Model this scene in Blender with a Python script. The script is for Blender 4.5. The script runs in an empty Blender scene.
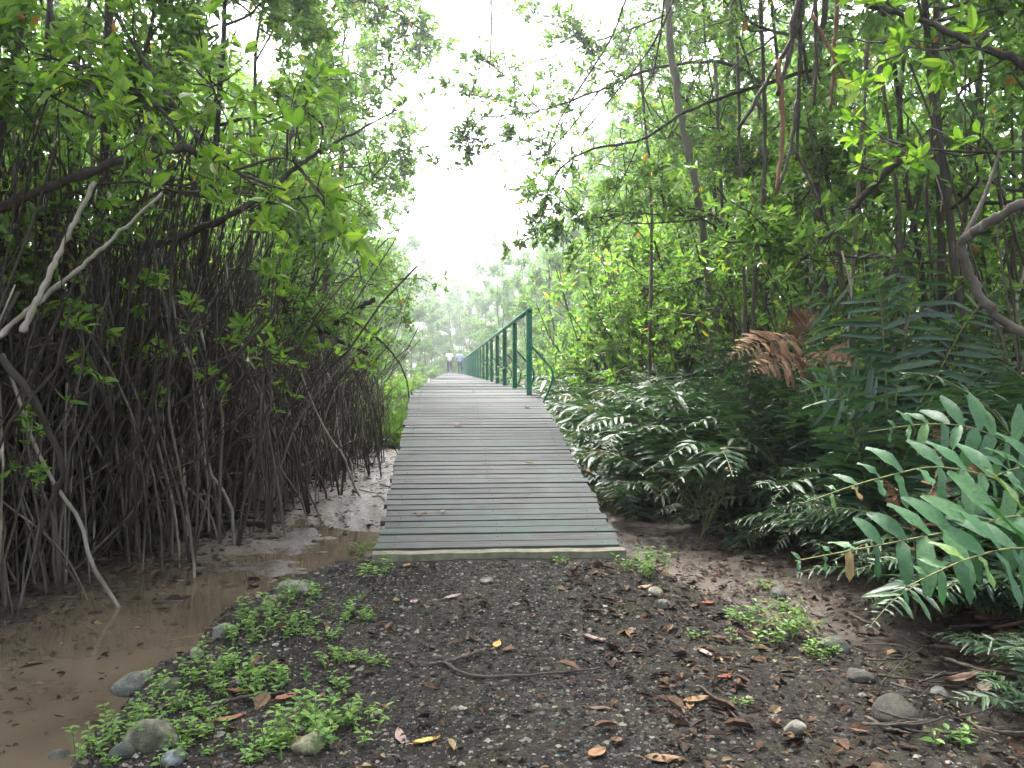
import bpy, math, random
import numpy as np
from mathutils import Vector, Matrix

R = math.radians
S = bpy.context.scene
COL = S.collection
PI = math.pi
rng = np.random.default_rng(7)

# ------------------------------------------------------------------ camera
F_PX, CX, CY = 850.0, 512.0, 384.0
EYE = Vector((0, 0, 1.40))
YAW, PITCH = math.atan(63 / 850.0), math.atan(14 / 850.0)
cam = bpy.data.cameras.new('camera')
cam.sensor_width = 36.0
cam.lens = F_PX / 1024 * 36.0
cam.clip_start, cam.clip_end = 0.05, 2000
camo = bpy.data.objects.new('camera', cam)
COL.objects.link(camo)
camo.location = EYE
camo.rotation_euler = (PI / 2 - PITCH, 0, -YAW)
S.camera = camo
CAMR = camo.rotation_euler.to_matrix()


def ray(px, py):
    return CAMR @ Vector(((px - CX) / F_PX, -(py - CY) / F_PX, -1.0))


def W(px, py, d):
    """world point of a picture position, d metres along the path"""
    r = ray(px, py)
    return EYE + r * (d / r.y)


def sstep(a, b, x):
    t = np.clip((x - a) / (b - a), 0, 1)
    return t * t * (3 - 2 * t)


# ------------------------------------------------------------------ terrain height
_ph = rng.uniform(0, 6.28, (6, 2))


def bumps(x, y, f, a):
    z = 0
    for i in range(3):
        s = f * (1.0 + 0.83 * i)
        an = 0.7 + 1.9 * i
        z = z + a / (1 + i) * np.sin(s * (x * math.cos(an) + y * math.sin(an)) + _ph[i, 0]) * np.cos(
            s * 0.8 * (-x * math.sin(an) + y * math.cos(an)) + _ph[i, 1])
    return z


def left_edge(y):
    return np.interp(y, [0, 3.4, 4.9, 6.0, 7.2, 9], [-1.45, -1.44, -1.40, -1.12, -0.72, -0.4])


def right_edge(y):
    return np.interp(y, [0, 3.0, 4.0, 4.8, 5.6, 6.6, 8], [2.4, 2.2, 2.1, 1.9, 1.55, 1.25, 0.9])


def bank_mask(x, y):
    wob = bumps(x, y, 3.1, 0.10)
    xl, xr = left_edge(y) + wob, right_edge(y) + wob
    return sstep(xl - 0.22, xl + 0.16, x) * (1 - sstep(xr - 0.25, xr + 0.45, x)) * (1 - sstep(6.0, 7.3, y + wob))


def gh(x, y):
    x = np.asarray(x, float)
    y = np.asarray(y, float)
    b = bank_mask(x, y)
    z = -0.34 + 0.34 * b
    z = z + bumps(x, y, 1.7, 0.016) + bumps(x, y, 6.0, 0.010) * (1 - 0.4 * b)
    z = z + (bumps(x, y, 13.0, .010) + bumps(y, x, 23.0, .006)) * (1 - b) * (1 + 1.2 * sstep(1.8, 2.8, -x))
    z = z + 0.20 * sstep(2.4, 6.0, -x) * (1 - b) + 0.18 * sstep(1.8, 5.0, x) * (1 - b)
    z = z - 0.06 * np.exp(-(((x + 2.2) / 1.1) ** 2 + ((y - 4.8) / 2.3) ** 2)) - .035 * np.exp(-(((x + 1.1) / .6) ** 2 + ((y - 8.6) / 2.2) ** 2)) * (1 - b)
    z = z + 0.118 * b * sstep(3.6, 5.6, y) * np.exp(-((x - .35) / 1.25) ** 4)
    z = z + 0.10 * sstep(17, 22, y) * (1 - sstep(0.2, 2.0, np.abs(x + 2.0)))
    return z


def ghf(x, y):
    return float(gh(x, y))


def G(px, py):
    r = ray(px, py)
    lo, hi = 0.3, 60.0
    t = 0.5
    while t < 60:
        p = EYE + r * t
        if p.z < ghf(p.x, p.y):
            break
        t += 0.03
    p = EYE + r * t
    return Vector((p.x, p.y, ghf(p.x, p.y)))


# ------------------------------------------------------------------ object helpers
def put(o, parent=None):
    COL.objects.link(o)
    if parent is not None:
        o.parent = parent
    return o


def tag(o, label, cat, group=None, kind=None):
    if label:
        o['label'] = label
    if cat:
        o['category'] = cat
    if group:
        o['group'] = group
    if kind:
        o['kind'] = kind
    return o


def thing(name, loc, label, cat, group=None, rotz=0, scale=1):
    o = bpy.data.objects.new(name, None)
    o.empty_display_size = 0.2
    o.location = loc
    o.rotation_euler = (0, 0, rotz)
    o.scale = (scale,) * 3 if not isinstance(scale, (tuple, list)) else scale
    put(o)
    return tag(o, label, cat, group)


def dup_parts(src, root):
    for ch in list(src.children):
        c = ch.copy()
        COL.objects.link(c)
        c.parent = root
        for g in list(ch.children):
            d = g.copy()
            COL.objects.link(d)
            d.parent = c


class MB:
    """collects quads / tris with material indices"""

    def __init__(self):
        self.v, self.q, self.t, self.qm, self.tm, self.n = [], [], [], [], [], 0

    def add(self, v, q=None, t=None, m=0):
        v = np.asarray(v, np.float32).reshape(-1, 3)
        if q is not None and len(q):
            q = np.asarray(q, np.int64).reshape(-1, 4) + self.n
            self.q.append(q)
            self.qm.append(np.full(len(q), m, np.int32))
        if t is not None and len(t):
            t = np.asarray(t, np.int64).reshape(-1, 3) + self.n
            self.t.append(t)
            self.tm.append(np.full(len(t), m, np.int32))
        self.v.append(v)
        self.n += len(v)

    def mesh(self, name, mats, smooth=True):
        me = bpy.data.meshes.new(name)
        v = np.concatenate(self.v) if self.v else np.zeros((0, 3), np.float32)
        q = np.concatenate(self.q) if self.q else np.zeros((0, 4), np.int64)
        t = np.concatenate(self.t) if self.t else np.zeros((0, 3), np.int64)
        me.vertices.add(len(v))
        me.vertices.foreach_set('co', v.ravel())
        nl = len(q) * 4 + len(t) * 3
        me.loops.add(nl)
        me.loops.foreach_set('vertex_index', np.concatenate([q.ravel(), t.ravel()]).astype(np.int32))
        me.polygons.add(len(q) + len(t))
        st = np.concatenate([np.arange(len(q)) * 4, len(q) * 4 + np.arange(len(t)) * 3]).astype(np.int32)
        me.polygons.foreach_set('loop_start', st)
        mi = np.concatenate(self.qm + self.tm) if (self.qm or self.tm) else np.zeros(0, np.int32)
        me.polygons.foreach_set('material_index', mi.astype(np.int32))
        me.polygons.foreach_set('use_smooth', np.full(len(q) + len(t), smooth))
        for m in (mats if isinstance(mats, (list, tuple)) else [mats]):
            me.materials.append(m)
        me.update(calc_edges=True)
        me.validate()
        return me

    def build(self, name, mats, parent=None, smooth=True):
        return put(bpy.data.objects.new(name, self.mesh(name, mats, smooth)), parent)


def crom(P, n):
    """smooth curve through the points P, n samples"""
    P = np.asarray([tuple(p) for p in P], float)
    if len(P) < 3:
        t = np.linspace(0, 1, n)[:, None]
        return P[0] * (1 - t) + P[-1] * t
    Q = np.vstack([2 * P[0] - P[1], P, 2 * P[-1] - P[-2]])
    u = np.linspace(0, len(P) - 1 - 1e-6, n)
    i = u.astype(int)
    f = (u - i)[:, None]
    a, b, c, d = Q[i], Q[i + 1], Q[i + 2], Q[i + 3]
    return 0.5 * (2 * b + (c - a) * f + (2 * a - 5 * b + 4 * c - d) * f ** 2 + (3 * b - a - 3 * c + d) * f ** 3)


def tube(mb, P, r, k=6, m=0, cap=True):
    P = np.asarray(P, float)
    n = len(P)
    r = np.broadcast_to(np.asarray(r, float), (n,)) if np.ndim(r) else np.full(n, float(r))
    T = np.gradient(P, axis=0)
    T /= np.linalg.norm(T, axis=1, keepdims=True) + 1e-9
    ref = np.array([0.31, 0.87, 0.11]) if abs(T[:, 2]).mean() > 0.6 else np.array([0.05, 0.1, 1.0])
    A = np.cross(T, ref)
    A /= np.linalg.norm(A, axis=1, keepdims=True) + 1e-9
    B = np.cross(T, A)
    an = np.arange(k) / k * 2 * PI
    V = P[:, None] + r[:, None, None] * (A[:, None] * np.cos(an)[None, :, None] + B[:, None] * np.sin(an)[None, :, None])
    i = np.arange(n - 1)[:, None] * k
    j = np.arange(k)[None]
    j2 = (j + 1) % k
    q = np.stack([i + j, i + j2, i + k + j2, i + k + j], -1).reshape(-1, 4)
    V = V.reshape(-1, 3)
    t = None
    if cap:
        V = np.vstack([V, P[0], P[-1]])
        jj = np.arange(k)
        j3 = (jj + 1) % k
        t = np.vstack([np.stack([j3, jj, np.full(k, n * k)], -1),
                       np.stack([(n - 1) * k + jj, (n - 1) * k + j3, np.full(k, n * k + 1)], -1)])
    mb.add(V, q, t, m)


def box(mb, c, s, m=0, jit=0, tilt=0):
    x, y, z = [q / 2 for q in s]
    v = np.array([[-x, -y, -z], [x, -y, -z], [x, y, -z], [-x, y, -z], [-x, -y, z], [x, -y, z], [x, y, z], [-x, y, z]])
    if tilt:
        v[:, 2] += v[:, 1] * tilt
    if jit:
        v += rng.normal(0, jit, v.shape)
    v += np.asarray(c)
    mb.add(v, [[0, 3, 2, 1], [4, 5, 6, 7], [0, 1, 5, 4], [1, 2, 6, 5], [2, 3, 7, 6], [3, 0, 4, 7]], None, m)


def unit(a):
    return a / (np.linalg.norm(a, axis=-1, keepdims=True) + 1e-9)


def rand_unit(n, g=None):
    g = g or rng
    return unit(g.normal(0, 1, (n, 3)))


def leaves(mb, pos, d, nrm, L, Wd, m=0, fold=0.18, curl=0.08):
    """six-cornered leaves folded along the midrib"""
    d = unit(d)
    s = unit(np.cross(d, nrm))
    w = np.cross(s, d)
    L = np.asarray(L)[:, None]
    Wd = np.asarray(Wd)[:, None]
    b = pos
    l1 = pos + d * L * .34 + s * Wd * .48 + w * Wd * fold
    l2 = pos + d * L * .74 + s * Wd * .38 + w * (Wd * fold - L * curl * .5)
    r1 = pos + d * L * .34 - s * Wd * .48 + w * Wd * fold
    r2 = pos + d * L * .74 - s * Wd * .38 + w * (Wd * fold - L * curl * .5)
    tp = pos + d * L - w * L * curl
    V = np.stack([b, l1, l2, r1, r2, tp], 1).reshape(-1, 3)
    i = np.arange(len(pos))[:, None] * 6
    q = np.stack([i + np.array([[0, 5, 2, 1]]), i + np.array([[0, 3, 4, 5]])], 1).reshape(-1, 4)
    mb.add(V, q, None, m)


def rosettes(mb, pos, axis, L, g, k=7, m=0, wr=0.42):
    """whorls of leaves at the twig tips"""
    n = len(pos)
    axis = unit(axis)
    ref = rand_unit(n, g)
    a = unit(np.cross(axis, ref))
    b = np.cross(axis, a)
    ph = (np.arange(k)[None] * 2.4 + g.uniform(0, 6, (n, 1)))
    th = g.uniform(0.55, 1.45, (n, k))
    d = axis[:, None] * np.cos(th)[..., None] + (a[:, None] * np.cos(ph)[..., None] + b[:, None] * np.sin(ph)[..., None]) * np.sin(th)[..., None]
    d[..., 2] -= 0.12
    nr = axis[:, None] + g.normal(0, .35, (n, k, 3))
    p = pos[:, None] + d * 0.012 - axis[:, None] * g.uniform(0, .05, (n, k, 1))
    Ls = (np.asarray(L) * np.ones(n))[:, None] * g.uniform(.45, 1.2, (n, k))
    keep = g.random((n, k)) < .9
    leaves(mb, p[keep], d[keep], nr[keep], Ls[keep], Ls[keep] * wr * g.uniform(.85, 1.15, keep.sum()), m)


# ------------------------------------------------------------------ materials
def mat(name):
    m = bpy.data.materials.new(name)
    m.use_nodes = True
    nt = m.node_tree
    nt.nodes.clear()
    out = nt.nodes.new('ShaderNodeOutputMaterial')
    return m, nt, out


def N(nt, t, **kw):
    n = nt.nodes.new(t)
    for k, v in kw.items():
        if k.startswith('i_'):
            n.inputs[k[2:].replace('_', ' ')].default_value = v
        else:
            setattr(n, k, v)
    return n


def ramp(nt, stops, interp='LINEAR'):
    r = nt.nodes.new('ShaderNodeValToRGB')
    cr = r.color_ramp
    cr.interpolation = interp
    while len(cr.elements) < len(stops):
        cr.elements.new(0.5)
    for e, (p, c) in zip(cr.elements, stops):
        e.position = p
        e.color = (*c, 1)
    return r


def leaf_mat(name, stops, rough=0.42, trans=0.35, tgain=(1.25, 1.35, .55), spec=0.5, mottle=0):
    m, nt, out = mat(name)
    geo = N(nt, 'ShaderNodeNewGeometry')
    oi = N(nt, 'ShaderNodeObjectInfo')
    add = N(nt, 'ShaderNodeMath', operation='MULTIPLY_ADD')
    nt.links.new(oi.outputs['Random'], add.inputs[0])
    add.inputs[1].default_value = 0.37
    nt.links.new(geo.outputs['Random Per Island'], add.inputs[2])
    fr = N(nt, 'ShaderNodeMath', operation='FRACT')
    nt.links.new(add.outputs[0], fr.inputs[0])
    rp = ramp(nt, stops)
    nt.links.new(fr.outputs[0], rp.inputs[0])
    p = N(nt, 'ShaderNodeBsdfPrincipled')
    if mottle:      # blotches, holes' rims and brown specks of the leaf itself
        tc = N(nt, 'ShaderNodeTexCoord')
        n1 = N(nt, 'ShaderNodeTexNoise', i_Scale=float(mottle), i_Detail=6.0, i_Roughness=.7)
        nt.links.new(tc.outputs['Object'], n1.inputs['Vector'])
        r1 = ramp(nt, [(.30, (.55, .6, .55)), (.5, (1, 1, 1)), (.64, (1.25, 1.2, 1.0)), (.70, (1.5, .85, .6))])
        nt.links.new(n1.outputs[0], r1.inputs[0])
        m0 = N(nt, 'ShaderNodeMix', data_type='RGBA', blend_type='MULTIPLY')
        m0.inputs[0].default_value = 1
        nt.links.new(rp.outputs[0], m0.inputs[6])
        nt.links.new(r1.outputs[0], m0.inputs[7])
        bp = N(nt, 'ShaderNodeBump', i_Strength=.5, i_Distance=.006)
        nt.links.new(n1.outputs[0], bp.inputs['Height'])
        nt.links.new(bp.outputs[0], p.inputs['Normal'])

        class _O:
            outputs = [m0.outputs[2]]
        rp = _O
    p.inputs['Roughness'].default_value = rough
    p.inputs['Specular IOR Level'].default_value = spec
    nt.links.new(rp.outputs[0], p.inputs['Base Color'])
    mul = N(nt, 'ShaderNodeMix', data_type='RGBA', blend_type='MULTIPLY')
    mul.inputs[0].default_value = 1
    nt.links.new(rp.outputs[0], mul.inputs[6])
    mul.inputs[7].default_value = (*tgain, 1)
    tr = N(nt, 'ShaderNodeBsdfTranslucent')
    nt.links.new(mul.outputs[2], tr.inputs[0])
    mx = N(nt, 'ShaderNodeMixShader')
    mx.inputs[0].default_value = trans
    nt.links.new(p.outputs[0], mx.inputs[1])
    nt.links.new(tr.outputs[0], mx.inputs[2])
    nt.links.new(mx.outputs[0], out.inputs[0])
    return m


def bark_mat(name, dark, mid, pale, scale=9.0, stretch=0.25, rough=0.85, pale_at=0.62):
    m, nt, out = mat(name)
    tc = N(nt, 'ShaderNodeTexCoord')
    mp = N(nt, 'ShaderNodeMapping')
    mp.inputs['Scale'].default_value = (1, 1, stretch)
    nt.links.new(tc.outputs['Object'], mp.inputs[0])
    oi = N(nt, 'ShaderNodeObjectInfo')
    n1 = N(nt, 'ShaderNodeTexNoise', noise_dimensions='4D', i_Scale=scale, i_Detail=6.0, i_Roughness=0.65)
    w = N(nt, 'ShaderNodeMath', operation='MULTIPLY')
    nt.links.new(oi.outputs['Random'], w.inputs[0])
    w.inputs[1].default_value = 37
    nt.links.new(w.outputs[0], n1.inputs['W'])
    nt.links.new(mp.outputs[0], n1.inputs['Vector'])
    rp = ramp(nt, [(0.32, dark), (0.5, mid), (pale_at, mid), (pale_at + .1, pale)])
    nt.links.new(n1.outputs[0], rp.inputs[0])
    # each root or stem its own tone
    vr = N(nt, 'ShaderNodeMapRange')
    vr.inputs['To Min'].default_value = 0.6
    vr.inputs['To Max'].default_value = 1.45
    nt.links.new(oi.outputs['Random'], vr.inputs[0])
    mul = N(nt, 'ShaderNodeMix', data_type='RGBA', blend_type='MULTIPLY')
    mul.inputs[0].default_value = 1
    nt.links.new(rp.outputs[0], mul.inputs[6])
    nt.links.new(vr.outputs[0], mul.inputs[7])
    p = N(nt, 'ShaderNodeBsdfPrincipled')
    p.inputs['Roughness'].default_value = rough
    p.inputs['Specular IOR Level'].default_value = 0.25
    nt.links.new(mul.outputs[2], p.inputs['Base Color'])
    n2 = N(nt, 'ShaderNodeTexNoise', i_Scale=scale * 4, i_Detail=4.0)
    nt.links.new(mp.outputs[0], n2.inputs['Vector'])
    bp = N(nt, 'ShaderNodeBump', i_Strength=0.6, i_Distance=0.01)
    nt.links.new(n2.outputs[0], bp.inputs['Height'])
    nt.links.new(bp.outputs[0], p.inputs['Normal'])
    nt.links.new(p.outputs[0], out.inputs[0])
    return m


def plain(name, col, rough=0.6, var=0.25, scale=12, spec=0.4, bump=0.2):
    m, nt, out = mat(name)
    tc = N(nt, 'ShaderNodeTexCoord')
    n1 = N(nt, 'ShaderNodeTexNoise', i_Scale=scale, i_Detail=5.0, i_Roughness=0.6)
    nt.links.new(tc.outputs['Object'], n1.inputs['Vector'])
    c = np.array(col)
    rp = ramp(nt, [(0.3, tuple(c * (1 - var))), (0.7, tuple(np.minimum(c * (1 + var), 1)))])
    nt.links.new(n1.outputs[0], rp.inputs[0])
    p = N(nt, 'ShaderNodeBsdfPrincipled')
    p.inputs['Roughness'].default_value = rough
    p.inputs['Specular IOR Level'].default_value = spec
    nt.links.new(rp.outputs[0], p.inputs['Base Color'])
    if bump:
        bp = N(nt, 'ShaderNodeBump', i_Strength=bump, i_Distance=0.01)
        nt.links.new(n1.outputs[0], bp.inputs['Height'])
        nt.links.new(bp.outputs[0], p.inputs['Normal'])
    nt.links.new(p.outputs[0], out.inputs[0])
    return m


def island_mat(name, stops, rough=0.8, spec=0.3, interp='LINEAR', obj=False):
    m, nt, out = mat(name)
    geo = N(nt, 'ShaderNodeObjectInfo' if obj else 'ShaderNodeNewGeometry')
    rp = ramp(nt, stops, interp)
    nt.links.new(geo.outputs['Random' if obj else 'Random Per Island'], rp.inputs[0])
    tc = N(nt, 'ShaderNodeTexCoord')
    n1 = N(nt, 'ShaderNodeTexNoise', i_Scale=45.0, i_Detail=4.0)
    nt.links.new(tc.outputs['Object'], n1.inputs['Vector'])
    vr = N(nt, 'ShaderNodeMapRange')
    vr.inputs['From Min'].default_value = .3
    vr.inputs['From Max'].default_value = .7
    vr.inputs['To Min'].default_value = .6
    vr.inputs['To Max'].default_value = 1.3
    nt.links.new(n1.outputs[0], vr.inputs[0])
    mul = N(nt, 'ShaderNodeMix', data_type='RGBA', blend_type='MULTIPLY')
    mul.inputs[0].default_value = 1
    nt.links.new(rp.outputs[0], mul.inputs[6])
    nt.links.new(vr.outputs[0], mul.inputs[7])
    p = N(nt, 'ShaderNodeBsdfPrincipled')
    p.inputs['Roughness'].default_value = rough
    p.inputs['Specular IOR Level'].default_value = spec
    nt.links.new(mul.outputs[2], p.inputs['Base Color'])
    nt.links.new(p.outputs[0], out.inputs[0])
    return m


M = {}
M['leaf'] = leaf_mat('mangrove_leaf', [(0, (.045, .088, .024)), (.45, (.085, .162, .038)), (.78, (.130, .222, .050)), (.985, (.18, .27, .05)),
                                       (.988, (.30, .24, .03)), (1, (.34, .13, .03))], 0.42, 0.56, (1.3, 1.45, .7))
M['leaf_bright'] = leaf_mat('young_mangrove_leaf', [(0, (.07, .15, .02)), (.5, (.12, .235, .028)), (.9, (.19, .30, .04)), (.985, (.22, .30, .05)), (1, (.4, .28, .04))], 0.35, 0.56)
M['leaf_far'] = leaf_mat('far_mangrove_leaf', [(0, (.052, .115, .036)), (.5, (.092, .185, .055)), (.95, (.14, .24, .07)), (1, (.25, .22, .05))], 0.45, 0.56)  # far leaves coloured lighter to stand for open sky light on them
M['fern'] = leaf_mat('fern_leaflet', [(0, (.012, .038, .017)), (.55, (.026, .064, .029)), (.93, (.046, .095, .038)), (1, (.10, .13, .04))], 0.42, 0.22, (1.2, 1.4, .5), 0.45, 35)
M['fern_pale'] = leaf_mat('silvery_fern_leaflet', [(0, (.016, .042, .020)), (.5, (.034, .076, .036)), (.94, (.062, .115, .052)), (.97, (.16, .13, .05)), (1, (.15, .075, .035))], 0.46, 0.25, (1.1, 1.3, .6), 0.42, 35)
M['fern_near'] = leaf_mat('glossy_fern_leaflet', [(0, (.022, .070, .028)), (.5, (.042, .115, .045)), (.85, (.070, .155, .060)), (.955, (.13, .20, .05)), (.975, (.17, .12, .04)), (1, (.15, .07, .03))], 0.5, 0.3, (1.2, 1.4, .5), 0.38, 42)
M['fern_brown'] = leaf_mat('withered_fern_leaflet', [(0, (.10, .052, .028)), (.5, (.17, .095, .055)), (1, (.25, .155, .095))], 0.8, 0.2, (1, 1, 1), 0.2, 35)
M['weed'] = leaf_mat('weed_leaf', [(0, (.045, .105, .018)), (.5, (.09, .19, .028)), (1, (.16, .26, .045))], 0.5, 0.35, (1.25, 1.35, .55), .4, 30)
M['grassy'] = leaf_mat('grass_blade', [(0, (.05, .12, .02)), (.6, (.09, .18, .035)), (1, (.16, .22, .06))], 0.5, 0.35)
M['rachis'] = plain('fern_stalk', (.12, .12, .035), .5, .3, 20)
M['rachis_brown'] = plain('dry_fern_stalk', (.13, .07, .035), .8, .3, 20)
M['bark'] = bark_mat('mangrove_bark', (.022, .018, .014), (.055, .046, .036), (.16, .15, .12))
M['root'] = bark_mat('prop_root_bark', (.019, .015, .011), (.085, .069, .051), (.27, .235, .18), 9, .2, .85, .57)
M['pale_bark'] = bark_mat('pale_bark', (.14, .12, .09), (.24, .215, .17), (.38, .36, .31), 10, .3)
M['dark_bark'] = bark_mat('dark_wet_bark', (.017, .014, .010), (.042, .034, .026), (.11, .095, .072), 12, .3)  # real dark wood; on the back thicket stems it stands in for shade
M['red_root'] = bark_mat('reddish_root_tip', (.09, .045, .03), (.16, .08, .05), (.24, .14, .09), 10, .3)
M['green_stem'] = plain('green_stem', (.08, .13, .03), .5, .3, 20)
M['rail'] = plain('green_painted_rail', (.008, .16, .088), .5, .45, 18, .5, .1)
M['gravel'] = island_mat('pebble', [(0, (.008, .008, .008)), (.45, (.020, .019, .018)), (.70, (.052, .049, .045)), (.88, (.10, .095, .078)), (1, (.19, .175, .14))], .85, .12)
M['litter'] = island_mat('leaf_litter', [(0, (.012, .008, .006)), (.45, (.032, .019, .013)), (.75, (.065, .036, .022)), (.93, (.12, .075, .045)), (1, (.20, .16, .08))], .75, .15)
M['twig'] = plain('dead_twig', (.035, .026, .02), .85, .4, 30)


def fallen_mat(name, c):
    return leaf_mat(name, [(0, tuple(np.array(c) * .75)), (1, tuple(np.array(c) * 1.25))], .6, .1, (1, 1, 1), .35, 40)


M['leaf_yellow'] = fallen_mat('yellow_dead_leaf', (.30, .21, .05))
M['leaf_tan'] = fallen_mat('tan_dead_leaf', (.16, .09, .045))
M['leaf_brown'] = fallen_mat('brown_dead_leaf', (.075, .036, .02))
M['leaf_pink'] = fallen_mat('pinkish_grey_dead_leaf', (.19, .135, .125))
M['leaf_red'] = fallen_mat('rusty_dead_leaf', (.13, .042, .018))


def stone_mat():
    m, nt, out = mat('river_stone')
    tc = N(nt, 'ShaderNodeTexCoord')
    oi = N(nt, 'ShaderNodeObjectInfo')
    n1 = N(nt, 'ShaderNodeTexNoise', i_Scale=24.0, i_Detail=8.0, i_Roughness=0.68)
    ad = N(nt, 'ShaderNodeVectorMath', operation='ADD')
    cb = N(nt, 'ShaderNodeCombineXYZ')
    mu = N(nt, 'ShaderNodeMath', operation='MULTIPLY')
    mu.inputs[1].default_value = 50
    nt.links.new(oi.outputs['Random'], mu.inputs[0])
    nt.links.new(mu.outputs[0], cb.inputs[0])
    nt.links.new(tc.outputs['Object'], ad.inputs[0])
    nt.links.new(cb.outputs[0], ad.inputs[1])
    nt.links.new(ad.outputs[0], n1.inputs['Vector'])
    rp = ramp(nt, [(.34, (.035, .034, .030)), (.5, (.095, .092, .078)), (.66, (.18, .17, .145))])
    nt.links.new(n1.outputs[0], rp.inputs[0])
    n2 = N(nt, 'ShaderNodeTexNoise', i_Scale=11.0, i_Detail=7.0, i_Roughness=.65)
    nt.links.new(ad.outputs[0], n2.inputs['Vector'])
    rp2 = ramp(nt, [(.5, (0, 0, 0)), (.62, (1, 1, 1))])
    nt.links.new(n2.outputs[0], rp2.inputs[0])
    mx = N(nt, 'ShaderNodeMix', data_type='RGBA')
    nt.links.new(rp2.outputs[0], mx.inputs[0])
    nt.links.new(rp.outputs[0], mx.inputs[6])
    mx.inputs[7].default_value = (.035, .042, .018, 1)
    tint = N(nt, 'ShaderNodeMix', data_type='RGBA', blend_type='MULTIPLY')
    tint.inputs[0].default_value = 1
    nt.links.new(mx.outputs[2], tint.inputs[6])
    nt.links.new(oi.outputs['Color'], tint.inputs[7])
    p = N(nt, 'ShaderNodeBsdfPrincipled')
    p.inputs['Roughness'].default_value = .75
    nt.links.new(tint.outputs[2], p.inputs['Base Color'])
    bp = N(nt, 'ShaderNodeBump', i_Strength=.8, i_Distance=.02)
    nt.links.new(n1.outputs[0], bp.inputs['Height'])
    nt.links.new(bp.outputs[0], p.inputs['Normal'])
    nt.links.new(p.outputs[0], out.inputs[0])
    return m


M['stone'] = stone_mat()


def plank_mat():
    m, nt, out = mat('weathered_plank')
    geo = N(nt, 'ShaderNodeNewGeometry')
    tc = N(nt, 'ShaderNodeTexCoord')
    mp = N(nt, 'ShaderNodeMapping')
    mp.inputs['Scale'].default_value = (1.2, 22, 22)
    nt.links.new(tc.outputs['Object'], mp.inputs[0])
    n1 = N(nt, 'ShaderNodeTexNoise', noise_dimensions='4D', i_Scale=2.2, i_Detail=7.0, i_Roughness=.65)
    mw = N(nt, 'ShaderNodeMath', operation='MULTIPLY')
    mw.inputs[1].default_value = 40
    nt.links.new(geo.outputs['Random Per Island'], mw.inputs[0])
    nt.links.new(mw.outputs[0], n1.inputs['W'])
    nt.links.new(mp.outputs[0], n1.inputs['Vector'])
    rp = ramp(nt, [(.33, (.006, .007, .007)), (.44, (.022, .024, .023)), (.55, (.037, .040, .037)), (.70, (.078, .080, .072))])
    nt.links.new(n1.outputs[0], rp.inputs[0])
    rp2 = ramp(nt, [(0, (.60, .66, .68)), (.35, (.90, .84, .88)), (.7, (1.02, 1.02, .98)), (.85, (.72, .90, .87)), (1, (.60, .80, .76))])
    nt.links.new(geo.outputs['Random Per Island'], rp2.inputs[0])
    mul = N(nt, 'ShaderNodeMix', data_type='RGBA', blend_type='MULTIPLY')
    mul.inputs[0].default_value = 1
    nt.links.new(rp.outputs[0], mul.inputs[6])
    nt.links.new(rp2.outputs[0], mul.inputs[7])
    # moss and leftover paint in stains
    n2 = N(nt, 'ShaderNodeTexNoise', i_Scale=2.2, i_Detail=6.0, i_Roughness=.7)
    nt.links.new(tc.outputs['Object'], n2.inputs['Vector'])
    r3 = ramp(nt, [(.48, (0, 0, 0)), (.66, (.75, .75, .75))])
    nt.links.new(n2.outputs[0], r3.inputs[0])
    mx = N(nt, 'ShaderNodeMix', data_type='RGBA')
    nt.links.new(r3.outputs[0], mx.inputs[0])
    nt.links.new(mul.outputs[2], mx.inputs[6])
    mx.inputs[7].default_value = (.028, .048, .040, 1)
    p = N(nt, 'ShaderNodeBsdfPrincipled')
    p.inputs['Roughness'].default_value = .7
    p.inputs['Specular IOR Level'].default_value = .22
    nt.links.new(mx.outputs[2], p.inputs['Base Color'])
    bp = N(nt, 'ShaderNodeBump', i_Strength=.35, i_Distance=.006)
    nt.links.new(n1.outputs[0], bp.inputs['Height'])
    nt.links.new(bp.outputs[0], p.inputs['Normal'])
    nt.links.new(p.outputs[0], out.inputs[0])
    return m


M['plank'] = plank_mat()
M['sill'] = plain('mossy_sill_board', (.10, .095, .062), .8, .45, 14, .3, .4)
M['beam'] = plain('dark_wet_beam', (.05, .042, .035), .8, .35, 10)


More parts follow.
